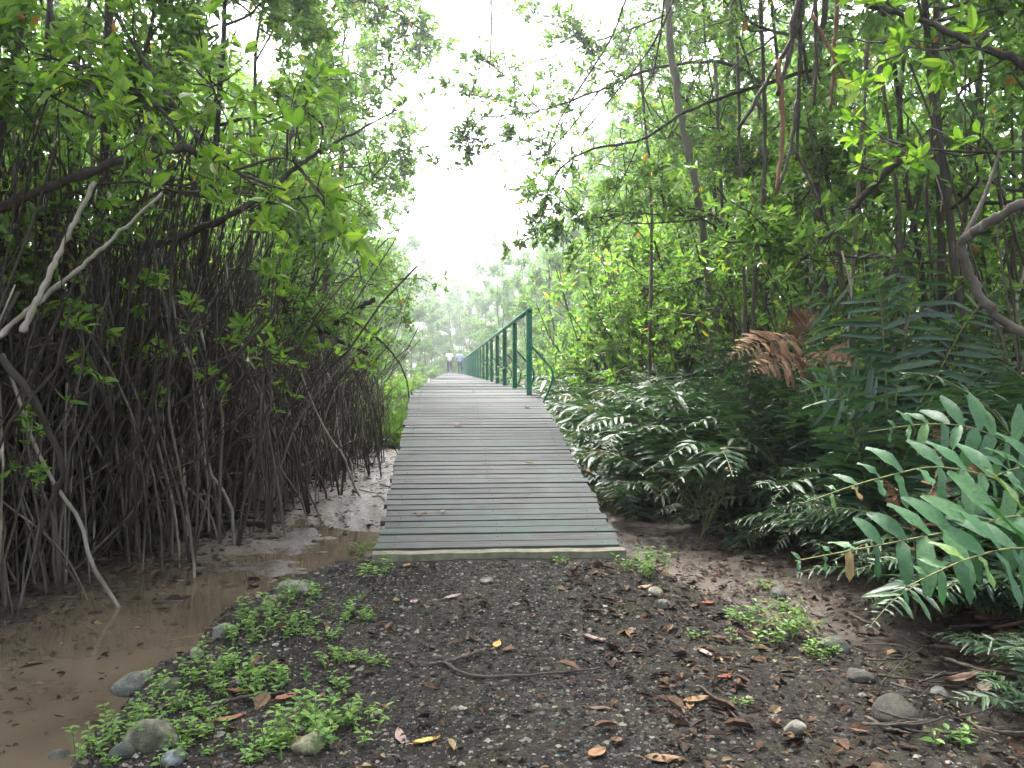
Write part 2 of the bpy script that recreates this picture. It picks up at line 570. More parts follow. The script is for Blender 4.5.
def ground_mat():
    m, nt, out = mat('gravel_and_mud')
    tc = N(nt, 'ShaderNodeTexCoord')
    at = N(nt, 'ShaderNodeAttribute', attribute_name='gravel')
    big = N(nt, 'ShaderNodeTexNoise', i_Scale=1.6, i_Detail=6.0, i_Roughness=.6)
    fine = N(nt, 'ShaderNodeTexNoise', i_Scale=19.0, i_Detail=8.0, i_Roughness=.7)
    vor = N(nt, 'ShaderNodeTexVoronoi', i_Scale=85.0)
    for n in (big, fine, vor):
        nt.links.new(tc.outputs['Object'], n.inputs['Vector'])
    soil = ramp(nt, [(.32, (.007, .006, .005)), (.5, (.015, .013, .0115)), (.68, (.042, .036, .031))])
    nt.links.new(fine.outputs[0], soil.inputs[0])
    soil2 = ramp(nt, [(.35, (.75, .72, .7)), (.65, (1.5, 1.42, 1.35))])
    nt.links.new(big.outputs[0], soil2.inputs[0])
    sm = N(nt, 'ShaderNodeMix', data_type='RGBA', blend_type='MULTIPLY')
    sm.inputs[0].default_value = 1
    nt.links.new(soil.outputs[0], sm.inputs[6])
    nt.links.new(soil2.outputs[0], sm.inputs[7])
    mossn = N(nt, 'ShaderNodeTexNoise', i_Scale=2.6, i_Detail=7.0, i_Roughness=.7)
    nt.links.new(tc.outputs['Object'], mossn.inputs['Vector'])
    mr = ramp(nt, [(.48, (0, 0, 0)), (.66, (.55, .55, .55))])
    nt.links.new(mossn.outputs[0], mr.inputs[0])
    sm0 = sm
    sm = N(nt, 'ShaderNodeMix', data_type='RGBA')
    nt.links.new(mr.outputs[0], sm.inputs[0])
    nt.links.new(sm0.outputs[2], sm.inputs[6])
    sm.inputs[7].default_value = (.030, .032, .015, 1)
    mud = ramp(nt, [(.36, (.020, .015, .011)), (.48, (.046, .034, .024)), (.56, (.068, .051, .037)), (.68, (.10, .080, .060))])
    mmix = N(nt, 'ShaderNodeMix', data_type='FLOAT')
    mmix.inputs[0].default_value = .5
    nt.links.new(big.outputs[0], mmix.inputs[2])
    nt.links.new(fine.outputs[0], mmix.inputs[3])
    nt.links.new(mmix.outputs[0], mud.inputs[0])
    mx = N(nt, 'ShaderNodeMix', data_type='RGBA')
    nt.links.new(at.outputs['Fac'], mx.inputs[0])
    nt.links.new(mud.outputs[0], mx.inputs[6])
    nt.links.new(sm.outputs[2], mx.inputs[7])
    p = N(nt, 'ShaderNodeBsdfPrincipled')
    nt.links.new(mx.outputs[2], p.inputs['Base Color'])
    rr = ramp(nt, [(.44, (.22, .22, .22)), (.62, (.7, .7, .7))])
    nt.links.new(mmix.outputs[0], rr.inputs[0])
    rm = N(nt, 'ShaderNodeMix', data_type='FLOAT')
    nt.links.new(at.outputs['Fac'], rm.inputs[0])
    nt.links.new(rr.outputs[0], rm.inputs[2])
    rm.inputs[3].default_value = .85
    nt.links.new(rm.outputs[0], p.inputs['Roughness'])
    sp = N(nt, 'ShaderNodeMix', data_type='FLOAT')
    nt.links.new(at.outputs['Fac'], sp.inputs[0])
    sp.inputs[2].default_value = .33
    sp.inputs[3].default_value = .10
    nt.links.new(sp.outputs[0], p.inputs['Specular IOR Level'])
    bp = N(nt, 'ShaderNodeBump', i_Strength=.7, i_Distance=.03)
    nt.links.new(fine.outputs[0], bp.inputs['Height'])
    bp2 = N(nt, 'ShaderNodeBump', i_Strength=.35, i_Distance=.01)
    nt.links.new(vor.outputs[0], bp2.inputs['Height'])
    nt.links.new(bp.outputs[0], bp2.inputs['Normal'])
    nt.links.new(bp2.outputs[0], p.inputs['Normal'])
    nt.links.new(p.outputs[0], out.inputs[0])
    return m


M['ground'] = ground_mat()


def water_mat():
    m, nt, out = mat('muddy_water')
    tc = N(nt, 'ShaderNodeTexCoord')
    n1 = N(nt, 'ShaderNodeTexNoise', i_Scale=1.3, i_Detail=5.0, i_Distortion=.6)
    nt.links.new(tc.outputs['Object'], n1.inputs['Vector'])
    rp = ramp(nt, [(.3, (.066, .050, .034)), (.7, (.115, .090, .063))])
    nt.links.new(n1.outputs[0], rp.inputs[0])
    p = N(nt, 'ShaderNodeBsdfPrincipled')
    nt.links.new(rp.outputs[0], p.inputs['Base Color'])
    p.inputs['Roughness'].default_value = .07
    p.inputs['IOR'].default_value = 1.33
    n2 = N(nt, 'ShaderNodeTexNoise', i_Scale=5.0, i_Detail=3.0)
    nt.links.new(tc.outputs['Object'], n2.inputs['Vector'])
    bp = N(nt, 'ShaderNodeBump', i_Strength=.10, i_Distance=.02)
    nt.links.new(n2.outputs[0], bp.inputs['Height'])
    nt.links.new(bp.outputs[0], p.inputs['Normal'])
    nt.links.new(p.outputs[0], out.inputs[0])
    return m


# ------------------------------------------------------------------ ground + puddle
def build_ground():
    xs = np.unique(np.concatenate([np.linspace(-90, -9, 20), np.linspace(-9, -3.5, 36), np.linspace(-3.5, 4.5, 200), np.linspace(4.5, 9, 30), np.linspace(9, 90, 20)]))
    ys = np.unique(np.concatenate([np.linspace(-12, 1.5, 16), np.linspace(1.5, 9, 210), np.linspace(9, 20, 90), np.linspace(20, 60, 50), np.linspace(60, 260, 30)]))
    X, Y = np.meshgrid(xs, ys)
    Z = gh(X, Y)
    nx, ny = len(xs), len(ys)
    i = np.arange(ny - 1)[:, None] * nx
    j = np.arange(nx - 1)[None]
    q = np.stack([i + j, i + j + 1, i + nx + j + 1, i + nx + j], -1).reshape(-1, 4)
    mb = MB()
    mb.add(np.stack([X, Y, Z], -1), q)
    o = mb.build('ground', M['ground'])
    o['kind'] = 'structure'
    a = o.data.attributes.new('gravel', 'FLOAT', 'POINT')
    b = bank_mask(X, Y)
    forest = np.maximum(sstep(2.6, 3.6, -X), sstep(2.6, 3.6, X)) * sstep(5, 8, Y)
    humus = sstep(1.7, 2.3, X) * (1 - sstep(4.9, 5.7, Y))
    a.data.foreach_set('value', np.clip(np.maximum(np.maximum(b, humus), .8 * forest), 0, 1).ravel().astype(np.float32))
    mb = MB()
    n = 48
    an = np.arange(n) / n * 2 * PI
    rr = 1 + .12 * np.sin(3 * an + 1) + .09 * np.sin(5 * an)
    V = np.stack([-2.4 + 2.6 * rr * np.cos(an), 6.0 + 5.0 * rr * np.sin(an), np.full(n, -.352)], -1)
    V = np.vstack([V, [[-2.4, 6.0, -.352]]])
    mb.add(V, None, np.stack([np.arange(n), (np.arange(n) + 1) % n, np.full(n, n)], -1))
    o = mb.build('water', water_mat())
    o['kind'] = 'structure'


build_ground()

# ------------------------------------------------------------------ boardwalk
DX0, DX1 = -0.50, 1.20
Y0, Z0, YC, ZC = 5.80, 0.15, 11.2, 1.10


def deck_z(y):
    t = np.clip((y - Y0) / (YC - Y0), 0, None)
    z = Z0 + (ZC - Z0) * np.minimum(t, 1)
    k = np.exp(-((y - YC) / .55) ** 2) * .035
    return z - k


def build_boardwalk():
    root = thing('boardwalk', ((DX0 + DX1) / 2, Y0, 0), 'grey weathered plank boardwalk whose ramp rises from the gravel and runs to the far trees', 'boardwalk')
    O = np.array(root.location)
    for nm, ya, yb in (('ramp_deck', Y0 + .1, YC), ('level_deck', YC, 92)):
        mb = MB()
        y = ya
        while y < yb:
            w = rng.uniform(.098, .118) if y < 25 else .12
            sl = (deck_z(y + .1) - deck_z(y)) / .1
            e0, e1 = rng.normal(0, .011), rng.normal(0, .011)
            wi = DX1 - DX0 + e1 - e0
            zz = deck_z(y + w / 2) - .018 + rng.normal(0, .0014)
            box(mb, np.array([(DX0 + DX1 + e0 + e1) / 2, y + w / 2, zz]) - O, (wi, w, .036), 0, .0018, sl + rng.normal(0, .007))
            y += w + (rng.uniform(.015, .032) if y < 25 else .006)
        mb.build(nm, M['plank'], root, False)
    mb = MB()
    y = Y0 + .16
    while y < 13:
        for xx in (DX0 + .12, DX1 - .12, (DX0 + DX1) / 2):
            p = np.array([xx + rng.normal(0, .008), y, float(deck_z(y)) + .001]) - O
            tube(mb, [p, p + [0, 0, .004]], .0055, 6)
        y += .131
    mb.build('nail', M['beam'], root)
    mb = MB()
    n = 40
    x = np.linspace(DX0 - .02, DX1 + .02, n)
    P = np.stack([x, np.full(n, Y0 + .02) + .008 * np.sin(x * 5), np.full(n, Z0 - .055)], -1) - O
    for k in range(n - 1):
        a, b = P[k], P[k + 1]
        h = [.060 + .002 * math.sin(k * .7), .060 + .002 * math.sin((k + 1) * .7)]
        v = []
        for p, hh in ((a, h[0]), (b, h[1])):
            v += [p + [0, -.05, -.03], p + [0, .065, -.03], p + [0, .065, hh], p + [0, -.05, hh]]
        f = [[3, 7, 6, 2], [0, 4, 7, 3], [1, 2, 6, 5], [0, 1, 5, 4]]
        if k == 0:
            f.append([0, 3, 2, 1])
        if k == n - 2:
            f.append([4, 5, 6, 7])
        mb.add(np.array(v), f)
    mb.build('front_sill', M['sill'], root, False)
    for xx in (DX0 + .12, DX1 - .12):
        mb = MB()
        for ya, yb in ((Y0 + .1, YC), (YC, 92)):
            za, zb = deck_z(ya) - .045, ZC - .045 if yb == YC else ZC - .045
            v = np.array([[xx - .04, ya, za - .16], [xx + .04, ya, za - .16], [xx + .04, yb, zb - .16], [xx - .04, yb, zb - .16],
                          [xx - .04, ya, za], [xx + .04, ya, za], [xx + .04, yb, zb], [xx - .04, yb, zb]]) - O
            mb.add(v, [[0, 3, 2, 1], [4, 5, 6, 7], [0, 1, 5, 4], [1, 2, 6, 5], [2, 3, 7, 6], [3, 0, 4, 7]])
        mb.build('stringer', M['beam'], root, False)
    for y in [7.6, 9.4, 11.3, 13.8, 16.4, 19.0, 21.5, 24, 26.6, 29.2, 34, 39]:
        for xx in (DX0 + .22, DX1 - .22):
            mb = MB()
            zt = deck_z(y) - .05
            tube(mb, np.array([[xx, y, -.6], [xx, y, zt]]) - O, .06, 8)
            mb.build('support_pile', M['beam'], root)
    # railing along the right edge
    mb = MB()
    ys = np.concatenate([[11.33], np.arange(13, 88, 2.5)])
    tube(mb, np.stack([np.full(len(ys), 1.077), ys, ZC + 1.105 + .006 * np.sin(ys)], -1) - O, .034, 8)
    rail = mb.build('railing', M['rail'], root)
    for k in range(30):
        y = 11.39 + 2.55 * k
        mb = MB()
        box(mb, np.array([1.077, y, ZC + .49]) - O, (.072, .072, 1.18), 0, .002)
        mb.build('post', M['rail'], rail, False)
        if k < 8:
            mb = MB()
            P = crom([(1.10, y - .02, ZC + .63), (1.27, y - .02, ZC + .44), (1.385, y - .03, ZC + .29), (1.375, y - .02, ZC + .12), (1.25, y, ZC - .18)], 14) - O
            tube(mb, P, .017, 6)
            mb.build('brace', M['rail'], rail)


build_boardwalk()


# ------------------------------------------------------------------ people (seen from behind, walking away)
def skin_mesh(name, verts, edges, rad, mats, sub=2):
    me = bpy.data.meshes.new(name)
    me.from_pydata(verts, edges, [])
    o = bpy.data.objects.new('tmp', me)
    COL.objects.link(o)
    md = o.modifiers.new('s', 'SKIN')
    md.use_smooth_shade = True
    for i, r in enumerate(rad):
        sv = me.skin_vertices[0].data[i]
        sv.radius = r if isinstance(r, tuple) else (r, r)
        sv.use_root = (i == 0)
    m2 = o.modifiers.new('u', 'SUBSURF')
    m2.levels = m2.render_levels = sub
    dg = bpy.context.evaluated_depsgraph_get()
    dg.update()
    nm = bpy.data.meshes.new_from_object(o.evaluated_get(dg))
    nm.name = name
    bpy.data.objects.remove(o)
    nm.materials.clear()
    nm.materials.append(mats)
    return nm


M['skin'] = plain('brown_skin', (.22, .12, .075), .5, .1, 5, .4, 0)
M['hair'] = plain('black_hair', (.012, .010, .009), .6, .2, 30)
M['white_shirt'] = plain('white_cotton', (.90, .90, .90), .8, .03, 8)
M['blue_shirt'] = plain('pale_blue_cotton', (.38, .50, .72), .8, .1, 8)
M['navy'] = plain('navy_trousers', (.022, .03, .07), .8, .2, 8)
M['shoe'] = plain('pale_shoe', (.45, .44, .42), .6, .1, 8)
M['dark_shoe'] = plain('dark_shoe', (.04, .04, .045), .6, .1, 8)


def person(loc, label, shirt, yoke, lleg, rleg, shoe, h=1.0, armspread=.0):
    root = thing('person', loc, label, 'person', None, 0, h)
    hip, chest, neck, head = (0, 0, .93), (0, .02, 1.36), (0, .02, 1.47), (0, .04, 1.60)
    v = [hip, (0, .0, 1.1), chest, neck, (0, .03, 1.54), head, (0, .04, 1.68)]
    e = [(0, 1), (1, 2), (2, 3), (3, 4), (4, 5), (5, 6)]
    r = [(.14, .10), (.135, .095), (.15, .10), .055, .06, (.082, .10), (.065, .075)]
    arms = {}
    for s in (-1, 1):
        i = len(v)
        sp = armspread * s
        pts = [(s * .18, .01, 1.39), (s * .24 + sp, -.02, 1.13), (s * .25 + sp, .08 * s + .03, .90), (s * .25 + sp, .08 * s + .05, .80)]
        v += pts
        arms[s] = pts
        r += [.06, .045, .034, (.026, .045)]
        e += [(2, i), (i, i + 1), (i + 1, i + 2), (i + 2, i + 3)]
    legs = {}
    for s, lg in ((-1, lleg), (1, rleg)):
        i = len(v)
        pts = [(s * .09, 0, .86), lg[0], lg[1], (lg[1][0], lg[1][1] + .14, lg[1][2] - .04)]
        v += pts
        legs[s] = pts
        r += [.085, .055, .04, (.04, .03)]
        e += [(0, i), (i, i + 1), (i + 1, i + 2), (i + 2, i + 3)]
    put(bpy.data.objects.new('body', skin_mesh('body', v, e, r, M['skin'])), root)
    # shirt with short sleeves
    v = [(0, 0, .82), (0, 0, 1.1), (0, .02, 1.36), (0, .02, 1.46)]
    r = [(.175, .13), (.165, .12), (.185, .13), .075]
    e = [(0, 1), (1, 2), (2, 3)]
    for s in (-1, 1):
        a = arms[s]
        i = len(v)
        v += [a[0], tuple(np.array(a[0]) * .15 + np.array(a[1]) * .85)]
        r += [.085, .068]
        e += [(2, i), (i, i + 1)]
    put(bpy.data.objects.new('shirt', skin_mesh('shirt', v, e, r, M[shirt])), root)
    if yoke:
        v = [(0, .015, 1.33), (0, .02, 1.40), (0, .02, 1.46)]
        r = [(.19, .135), (.19, .137), .085]
        e = [(0, 1), (1, 2)]
        for s in (-1, 1):
            a = arms[s]
            i = len(v)
            v += [tuple(np.array(a[0]) + [0, 0, .012])]
            r += [.09]
            e += [(1, i)]
        put(bpy.data.objects.new('shoulder_yoke', skin_mesh('shoulder_yoke', v, e, r, M[yoke])), root)
    v = [(0, 0, .99)]
    r = [(.16, .115)]
    e = []
    for s in (-1, 1):
        lg = legs[s]
        i = len(v)
        v += [lg[0], lg[1], tuple(np.array(lg[1]) * .1 + np.array(lg[2]) * .9)]
        r += [.105, .08, .062]
        e += [(0, i), (i, i + 1), (i + 1, i + 2)]
    put(bpy.data.objects.new('trousers', skin_mesh('trousers', v, e, r, M['navy'])), root)
    for s in (-1, 1):
        a, b = np.array(legs[s][2]), np.array(legs[s][3])
        put(bpy.data.objects.new('shoe', skin_mesh('shoe', [tuple(a + [0, -.05, -.035]), tuple(a + [0, .05, -.03]), tuple(b + [0, .02, -.005])], [(0, 1), (1, 2)], [.05, .055, .045], M[shoe], 1)), root)
    put(bpy.data.objects.new('hair', skin_mesh('hair', [(0, .0, 1.60), (0, .03, 1.69), (0, .09, 1.70)], [(0, 1), (1, 2)], [(.088, .07), (.085, .085), (.05, .03)], M['hair'])), root)
    return root


person((.035, 64, ZC), 'person in a white shirt and dark trousers walking away along the boardwalk', 'white_shirt', None,
       ((-.10, .10, .48), (-.10, .06, .07)), ((.11, .06, .50), (.13, -.26, .20)), 'shoe', 1.06)
person((.83, 65, ZC), 'person in a pale blue shirt with white shoulders walking beside the railing', 'blue_shirt', 'white_shirt',
       ((-.09, .08, .48), (-.09, .16, .07)), ((.10, .08, .49), (.10, -.14, .08)), 'dark_shoe', 1.03, .03)

# ------------------------------------------------------------------ trees
ORD = ['first', 'second', 'third', 'fourth', 'fifth', 'sixth', 'seventh', 'eighth', 'ninth', 'tenth', 'eleventh', 'twelfth', 'thirteenth',
       'fourteenth', 'fifteenth', 'sixteenth', 'seventeenth', 'eighteenth', 'nineteenth', 'twentieth']


def wander(g, p0, p1, n, amp):
    t = np.linspace(0, 1, n)[:, None]
    P = np.asarray(p0) * (1 - t) + np.asarray(p1) * t
    off = np.cumsum(g.normal(0, amp, (n, 3)), 0)
    off -= off[-1] * t
    off *= np.sin(t * PI) * .6 + .4 * t
    off[0] = 0
    return P + off


def tree_template(seed, H, lean, cr, cbase, nros, leafL, narch, ndrop, rooth, tr, nbr, leafmat='leaf', barkmat='bark', parts=True, side_low=False):
    """a tree with its base at the origin, leaning towards +x"""
    g = np.random.default_rng(seed)
    root = bpy.data.objects.new('mangrove_tree', None)
    z0 = .5 if narch else -.3
    top = np.array([lean, g.normal(0, .4), H])
    TP = wander(g, (0, 0, -.4), top, 12, .10 * H / 8)
    TP[:, 0] += lean * .25 * np.sin(np.linspace(0, PI, 12)) * -1
    mb = MB()
    trr = tr * np.linspace(1, .22, 12)
    tube(mb, crom(TP, 30), np.interp(np.linspace(0, 11, 30), range(12), trr), 8)
    mb.build('trunk', M[barkmat], root)
    zs = TP[:, 2]

    def at(z):
        return np.array([np.interp(z, zs, TP[:, k]) for k in range(3)])

    tips, tdirs = [], []
    allb = MB()
    for b in range(nbr):
        f = (b + g.uniform(0, .8)) / nbr
        z = cbase + (H * .95 - cbase) * f ** .9
        s = at(z)
        az = b * 2.4 + g.uniform(-.5, .5)
        el = g.uniform(.0, .55) + .5 * f - (.25 if side_low and f < .4 else 0)
        ln = cr * g.uniform(.65, 1.1) * (1 - .35 * f)
        e = s + np.array([math.cos(az) * math.cos(el), math.sin(az) * math.cos(el), math.sin(el)]) * ln
        BP = wander(g, s, e, 8, .07 * ln)
        mb = allb if not parts else MB()
        rb = tr * .42 * (1 - .5 * f)
        tube(mb, crom(BP, 16), np.linspace(rb, rb * .25, 16), 6)
        for w in range(int(6 + ln * 2.2)):
            u = g.uniform(.25, 1)
            i = u * 7
            p = BP[int(min(i, 6))] * (1 - (i - int(min(i, 6)))) + BP[int(min(i, 6)) + 1] * (i - int(min(i, 6)))
            dd = unit(unit(e - s) * .7 + rand_unit(1, g)[0] + np.array([0, 0, .25]))
            tl = g.uniform(.4, 1.0) * (.5 + .25 * ln)
            q = p + dd * tl
            WP = wander(g, p, q, 5, .06)
            tube(mb, WP, np.linspace(.013, .005, 5), 4, cap=False)
            tips.append(WP)
            tdirs.append(dd)
        if parts:
            mb.build('branch', M[barkmat], root)
    if not parts:
        allb.build('branch', M[barkmat], root)
    # foliage: rosettes gathered round the twigs, so that clumps and gaps remain
    T = np.array(tips)
    D = np.array(tdirs)
    wgt = g.gamma(1.1, 1, len(T))
    wgt /= wgt.sum()
    idx = g.choice(len(T), nros, p=wgt)
    u = g.beta(2.2, 1.1, nros) * 4
    i0 = np.minimum(u.astype(int), 3)
    fr = (u - i0)[:, None]
    pos = T[idx, i0] * (1 - fr) + T[idx, i0 + 1] * fr + g.normal(0, .13, (nros, 3))
    ax = D[idx] * .5 + rand_unit(nros, g) * .7 + np.array([0, 0, .6])
    mb = MB()
    rosettes(mb, pos, ax, leafL * g.uniform(.8, 1.15, nros), g)
    mb.build('crown', M[leafmat], root, False)
    for k in range(narch):
        z = g.uniform(.5, rooth)
        s = at(z)
        az = k * 2.4 + g.uniform(-.6, .6)
        rad = g.uniform(.35, .55) * (z + .5)
        dv = np.array([math.cos(az), math.sin(az), 0])
        e = s + dv * rad
        e[2] = -.5
        mid = s + dv * rad * g.uniform(.55, .75) + np.array([0, 0, -z * g.uniform(.12, .3)])
        low = s + dv * rad * g.uniform(.88, 1.02)
        low[2] = z * .38 - .2
        mb = MB()
        P = crom([s, mid, low, e], 16) + np.vstack([np.zeros(3), np.cumsum(g.normal(0, .011, (15, 3)), 0)])
        rr = g.uniform(.007, .019)
        tube(mb, P, np.linspace(rr * 1.15, rr * .8, 16), 6)
        if g.random() < .55:
            j = g.integers(6, 11)
            e2 = P[j] + dv * rad * .3 + np.array([g.normal(0, .15), g.normal(0, .15), 0])
            e2[2] = -.5
            m2 = P[j] * .5 + e2 * .5 + dv * .08 + np.array([0, 0, .12])
            tube(mb, crom([P[j], m2, e2], 10), np.linspace(rr * .8, rr * .6, 10), 5)
        mb.build('prop_root', M['root'], root)
    for k in range(ndrop):
        az = g.uniform(0, 2 * PI)
        rad = g.uniform(.25, 1.5)
        zt = g.uniform(1.6, 4.4)
        s = at(zt) + np.array([math.cos(az), math.sin(az), 0]) * rad * g.uniform(.2, 1.0)
        e = at(0) + np.array([math.cos(az), math.sin(az), 0]) * rad
        e[2] = -.5
        e[:2] += g.normal(0, .5, 2)
        mb = MB()
        P = crom(wander(g, s, e, 9, .085), 18)
        rr = g.uniform(.007, .020)
        tube(mb, P, np.linspace(rr * .8, rr, 18), 5)
        mb.build('prop_root', M['root' if g.random() < .75 else 'pale_bark'], root)
    return root


def plant_tree(src, name, x, y, rotz, sc, label, group, cat='tree', first=[set()]):
    if src.name not in first[0]:
        first[0].add(src.name)
        o = src
        COL.objects.link(o)
        first[0].add(src.name)
    else:
        o = src.copy()
        COL.objects.link(o)
        dup_parts(src, o)
    o.location = (x, y, ghf(x, y))
    o.rotation_euler = (0, 0, rotz)
    o.scale = (sc, sc, sc * 1.0)
    for k in ('label', 'category', 'group'):
        if k in o.keys():
            del o[k]
    tag(o, label, cat, group)
    return o


near_t = [tree_template(11 + i, H, lean, cr, cb, 1750, .105, 20, 14, 2.6, tr, 13, 'leaf', 'bark', True, True)
          for i, (H, lean, cr, cb, tr) in enumerate([(9.5, .9, 2.4, 2.5, .058), (8.5, .6, 2.2, 2.2, .05), (10.5, 1.1, 2.6, 2.7, .065)])]
right_t = [tree_template(31 + i, H, lean, cr, cb, 1900, .10, 7, 9, 2.2, tr, 13, 'leaf', 'bark', True, True)
           for i, (H, lean, cr, cb, tr) in enumerate([(9.0, .7, 2.3, 2.0, .045), (10.0, .9, 2.5, 2.3, .055), (8.0, .5, 2.1, 1.8, .04)])]
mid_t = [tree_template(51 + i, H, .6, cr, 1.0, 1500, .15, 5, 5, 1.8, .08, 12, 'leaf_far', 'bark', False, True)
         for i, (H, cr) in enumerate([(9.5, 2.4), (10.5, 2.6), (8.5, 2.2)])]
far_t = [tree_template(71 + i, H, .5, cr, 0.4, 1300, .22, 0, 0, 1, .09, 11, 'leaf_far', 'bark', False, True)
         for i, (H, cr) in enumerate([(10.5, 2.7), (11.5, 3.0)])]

canopy_t = [tree_template(91 + i, 9.0, 1.6, 3.6, 4.6, 1500, .13, 0, 0, 1, .09, 13, 'leaf', 'bark', False) for i in range(2)]  # unseen trees beside and behind the camera, added to shade the foreground
CAN = [(-4.6, 2.6, 0), (-4.2, -1.2, 0), (-3.6, -5.0, 0), (4.6, 3.2, PI), (4.2, -.8, PI), (3.8, -4.6, PI), (-6.5, 4.6, 0), (6.6, 5.0, PI)]
for i, (x, y, a) in enumerate(CAN):
    plant_tree(canopy_t[i % 2], 'mangrove_tree', x, y, a + .3 * math.sin(i * 2), 1 + .05 * (i % 3), 'tall mangrove tree arching its crown over the start of the gravel path', 'trees arching over the gravel path')
LEFT = [(-4.6, 5.9), (-3.95, 7.4), (-3.5, 8.9), (-3.2, 10.4), (-2.9, 12.0), (-2.65, 13.8), (-2.55, 15.9), (-2.7, 18.4), (-3.5, 21.4), (-3.6, 24.8), (-3.6, 28.8), (-3.6, 33.3),
        (-3.7, 38.5), (-3.8, 44.5), (-3.8, 51.5), (-3.7, 60), (-3.5, 70), (-3.3, 82)]
RIGHT = [(4.9, 7.6), (4.5, 9.6), (4.2, 11.7), (4.2, 14.0), (4.3, 16.6), (4.3, 19.6), (4.3, 23), (4.2, 27), (4.1, 31.5), (4.0, 36.5), (4.0, 42.5), (4.0, 49.5), (4.0, 58), (3.9, 68), (3.8, 80)]
lr = random.Random(5)
for i, (x, y) in enumerate(LEFT):
    src = near_t[i % 3] if y < 19 else (mid_t[i % 3] if y < 45 else far_t[i % 2])
    lb = f'mangrove tree on stilt roots, {ORD[i]} along the creek edge left of the boardwalk' if y < 19 else f'mangrove tree in the {"hazy " if y > 30 else ""}left tree line, {ORD[i]} counted away from the viewer'
    plant_tree(src, 'mangrove_tree', x - (.25 if y > 20 else 0), y, lr.uniform(-.5, .5) + (0 if i % 2 else .3), lr.uniform(.94, 1.1) * (.84 if 28 < y < 65 else 1), lb, 'mangrove trees lining the left side')
for i, (x, y) in enumerate(RIGHT):
    src = right_t[i % 3] if y < 21 else (mid_t[(i + 1) % 3] if y < 45 else far_t[i % 2])
    lb = f'slender mangrove tree behind the fern bank, {ORD[i]} along the right side' if y < 21 else f'mangrove tree in the {"hazy " if y > 30 else ""}right tree line behind the railing, {ORD[i]} counted away'
    plant_tree(src, 'mangrove_tree', x + (.6 if 13 < y < 50 else 0), y, PI + lr.uniform(-.5, .5), lr.uniform(.94, 1.1) * (.74 if 22 < y < 65 else 1), lb, 'mangrove trees lining the right side')
for sd, nm in ((-1, 'left'), (1, 'right')):
    for row, (dx, y0, step) in enumerate([(6.6, 7, 2.7), (9.6, 8, 3.6), (13.5, 9, 4.6), (18.5, 10, 6)]):
        y = y0
        while y < 95:
            x = sd * (dx + lr.uniform(-.7, .7) + (1.0 if sd > 0 else 0))
            far = y > 34 or row > 1
            src = (mid_t if not far else far_t)[lr.randrange(3 if not far else 2)]
            plant_tree(src, 'mangrove_tree', x, y, lr.uniform(0, 6.28), lr.uniform(.95, 1.2),
                       f'mangrove tree standing deep in the shaded forest behind the {nm} tree line', f'inner forest trees on the {nm}')
            y += step * lr.uniform(.85, 1.2) * (1 if y < 40 else 1.5)
ends = [(-2.0, 92, .8), (3.2, 88, .85), (.4, 100, 1.0), (1.8, 104, 1.15), (-.6, 112, 1.25), (-2, 120, 1.5), (2, 120, 1.4), (0, 136, 1.6), (-2.6, 96, 1.0), (-1.2, 104, .95), (-4.5, 100, 1.05), (1.0, 112, 1.0), (3.6, 102, 1.05), (2.6, 93, .95), (-3.0, 115, 1.1), (5.8, 112, 1.15), (-6.5, 112, 1.15), (.2, 126, 1.25), (4, 128, 1.35), (-4.5, 130, 1.3), (8.5, 125, 1.3), (-10, 125, 1.3), (12, 120, 1.2), (-14, 118, 1.2)]
for i, (x, y, s) in enumerate(ends):
    plant_tree(far_t[i % 2], 'mangrove_tree', x, y, i * 1.3, s, 'pale hazy tree closing off the far end of the boardwalk', 'hazy trees at the far end')
high_t = tree_template(98, 11.0, 1.9, 3.4, 6.6, 1700, .12, 0, 0, 1, .042, 12, 'leaf', 'bark', False)  # added trees with crowns above view, to darken deck, ferns and thicket
for i, (x, y, a) in enumerate([(-5.3, 5.2, 0), (-5.0, 8.2, 0), (5.6, 6.2, PI), (5.5, 9.2, PI), (-5.2, 11.2, 0), (5.6, 12.4, PI)]):
    plant_tree(high_t, 'mangrove_tree', x, y, a + .25 * math.sin(i * 2), 1.0 + .04 * (i % 3), f'tall mangrove tree holding its crown high over the {"creek" if x < 0 else "fern bank"}', f'high crowned trees over the {"creek" if x < 0 else "fern bank"}')
arch_t = tree_template(99, 12.5, 3.0, 3.2, 8.3, 1800, .12, 0, 0, 1, .045, 12, 'leaf', 'bark', False)  # added for more shade on the ramp; crowns lie above the view
for i, (x, y, a) in enumerate([(-4.6, 9.4, 0), (4.9, 8.2, PI), (-4.4, 13.2, 0), (5.2, 11.6, PI), (5.4, 15.0, PI), (-4.6, 6.6, 0), (5.4, 5.0, PI)]):
    plant_tree(arch_t, 'mangrove_tree', x, y, a + .2 * math.sin(i * 2.3), 1.0 + .04 * (i % 3), f'very tall mangrove tree arching high over the boardwalk ramp from the {"creek" if x < 0 else "fern bank"} side', f'very tall trees arching over the ramp from the {"creek" if x < 0 else "fern bank"}')
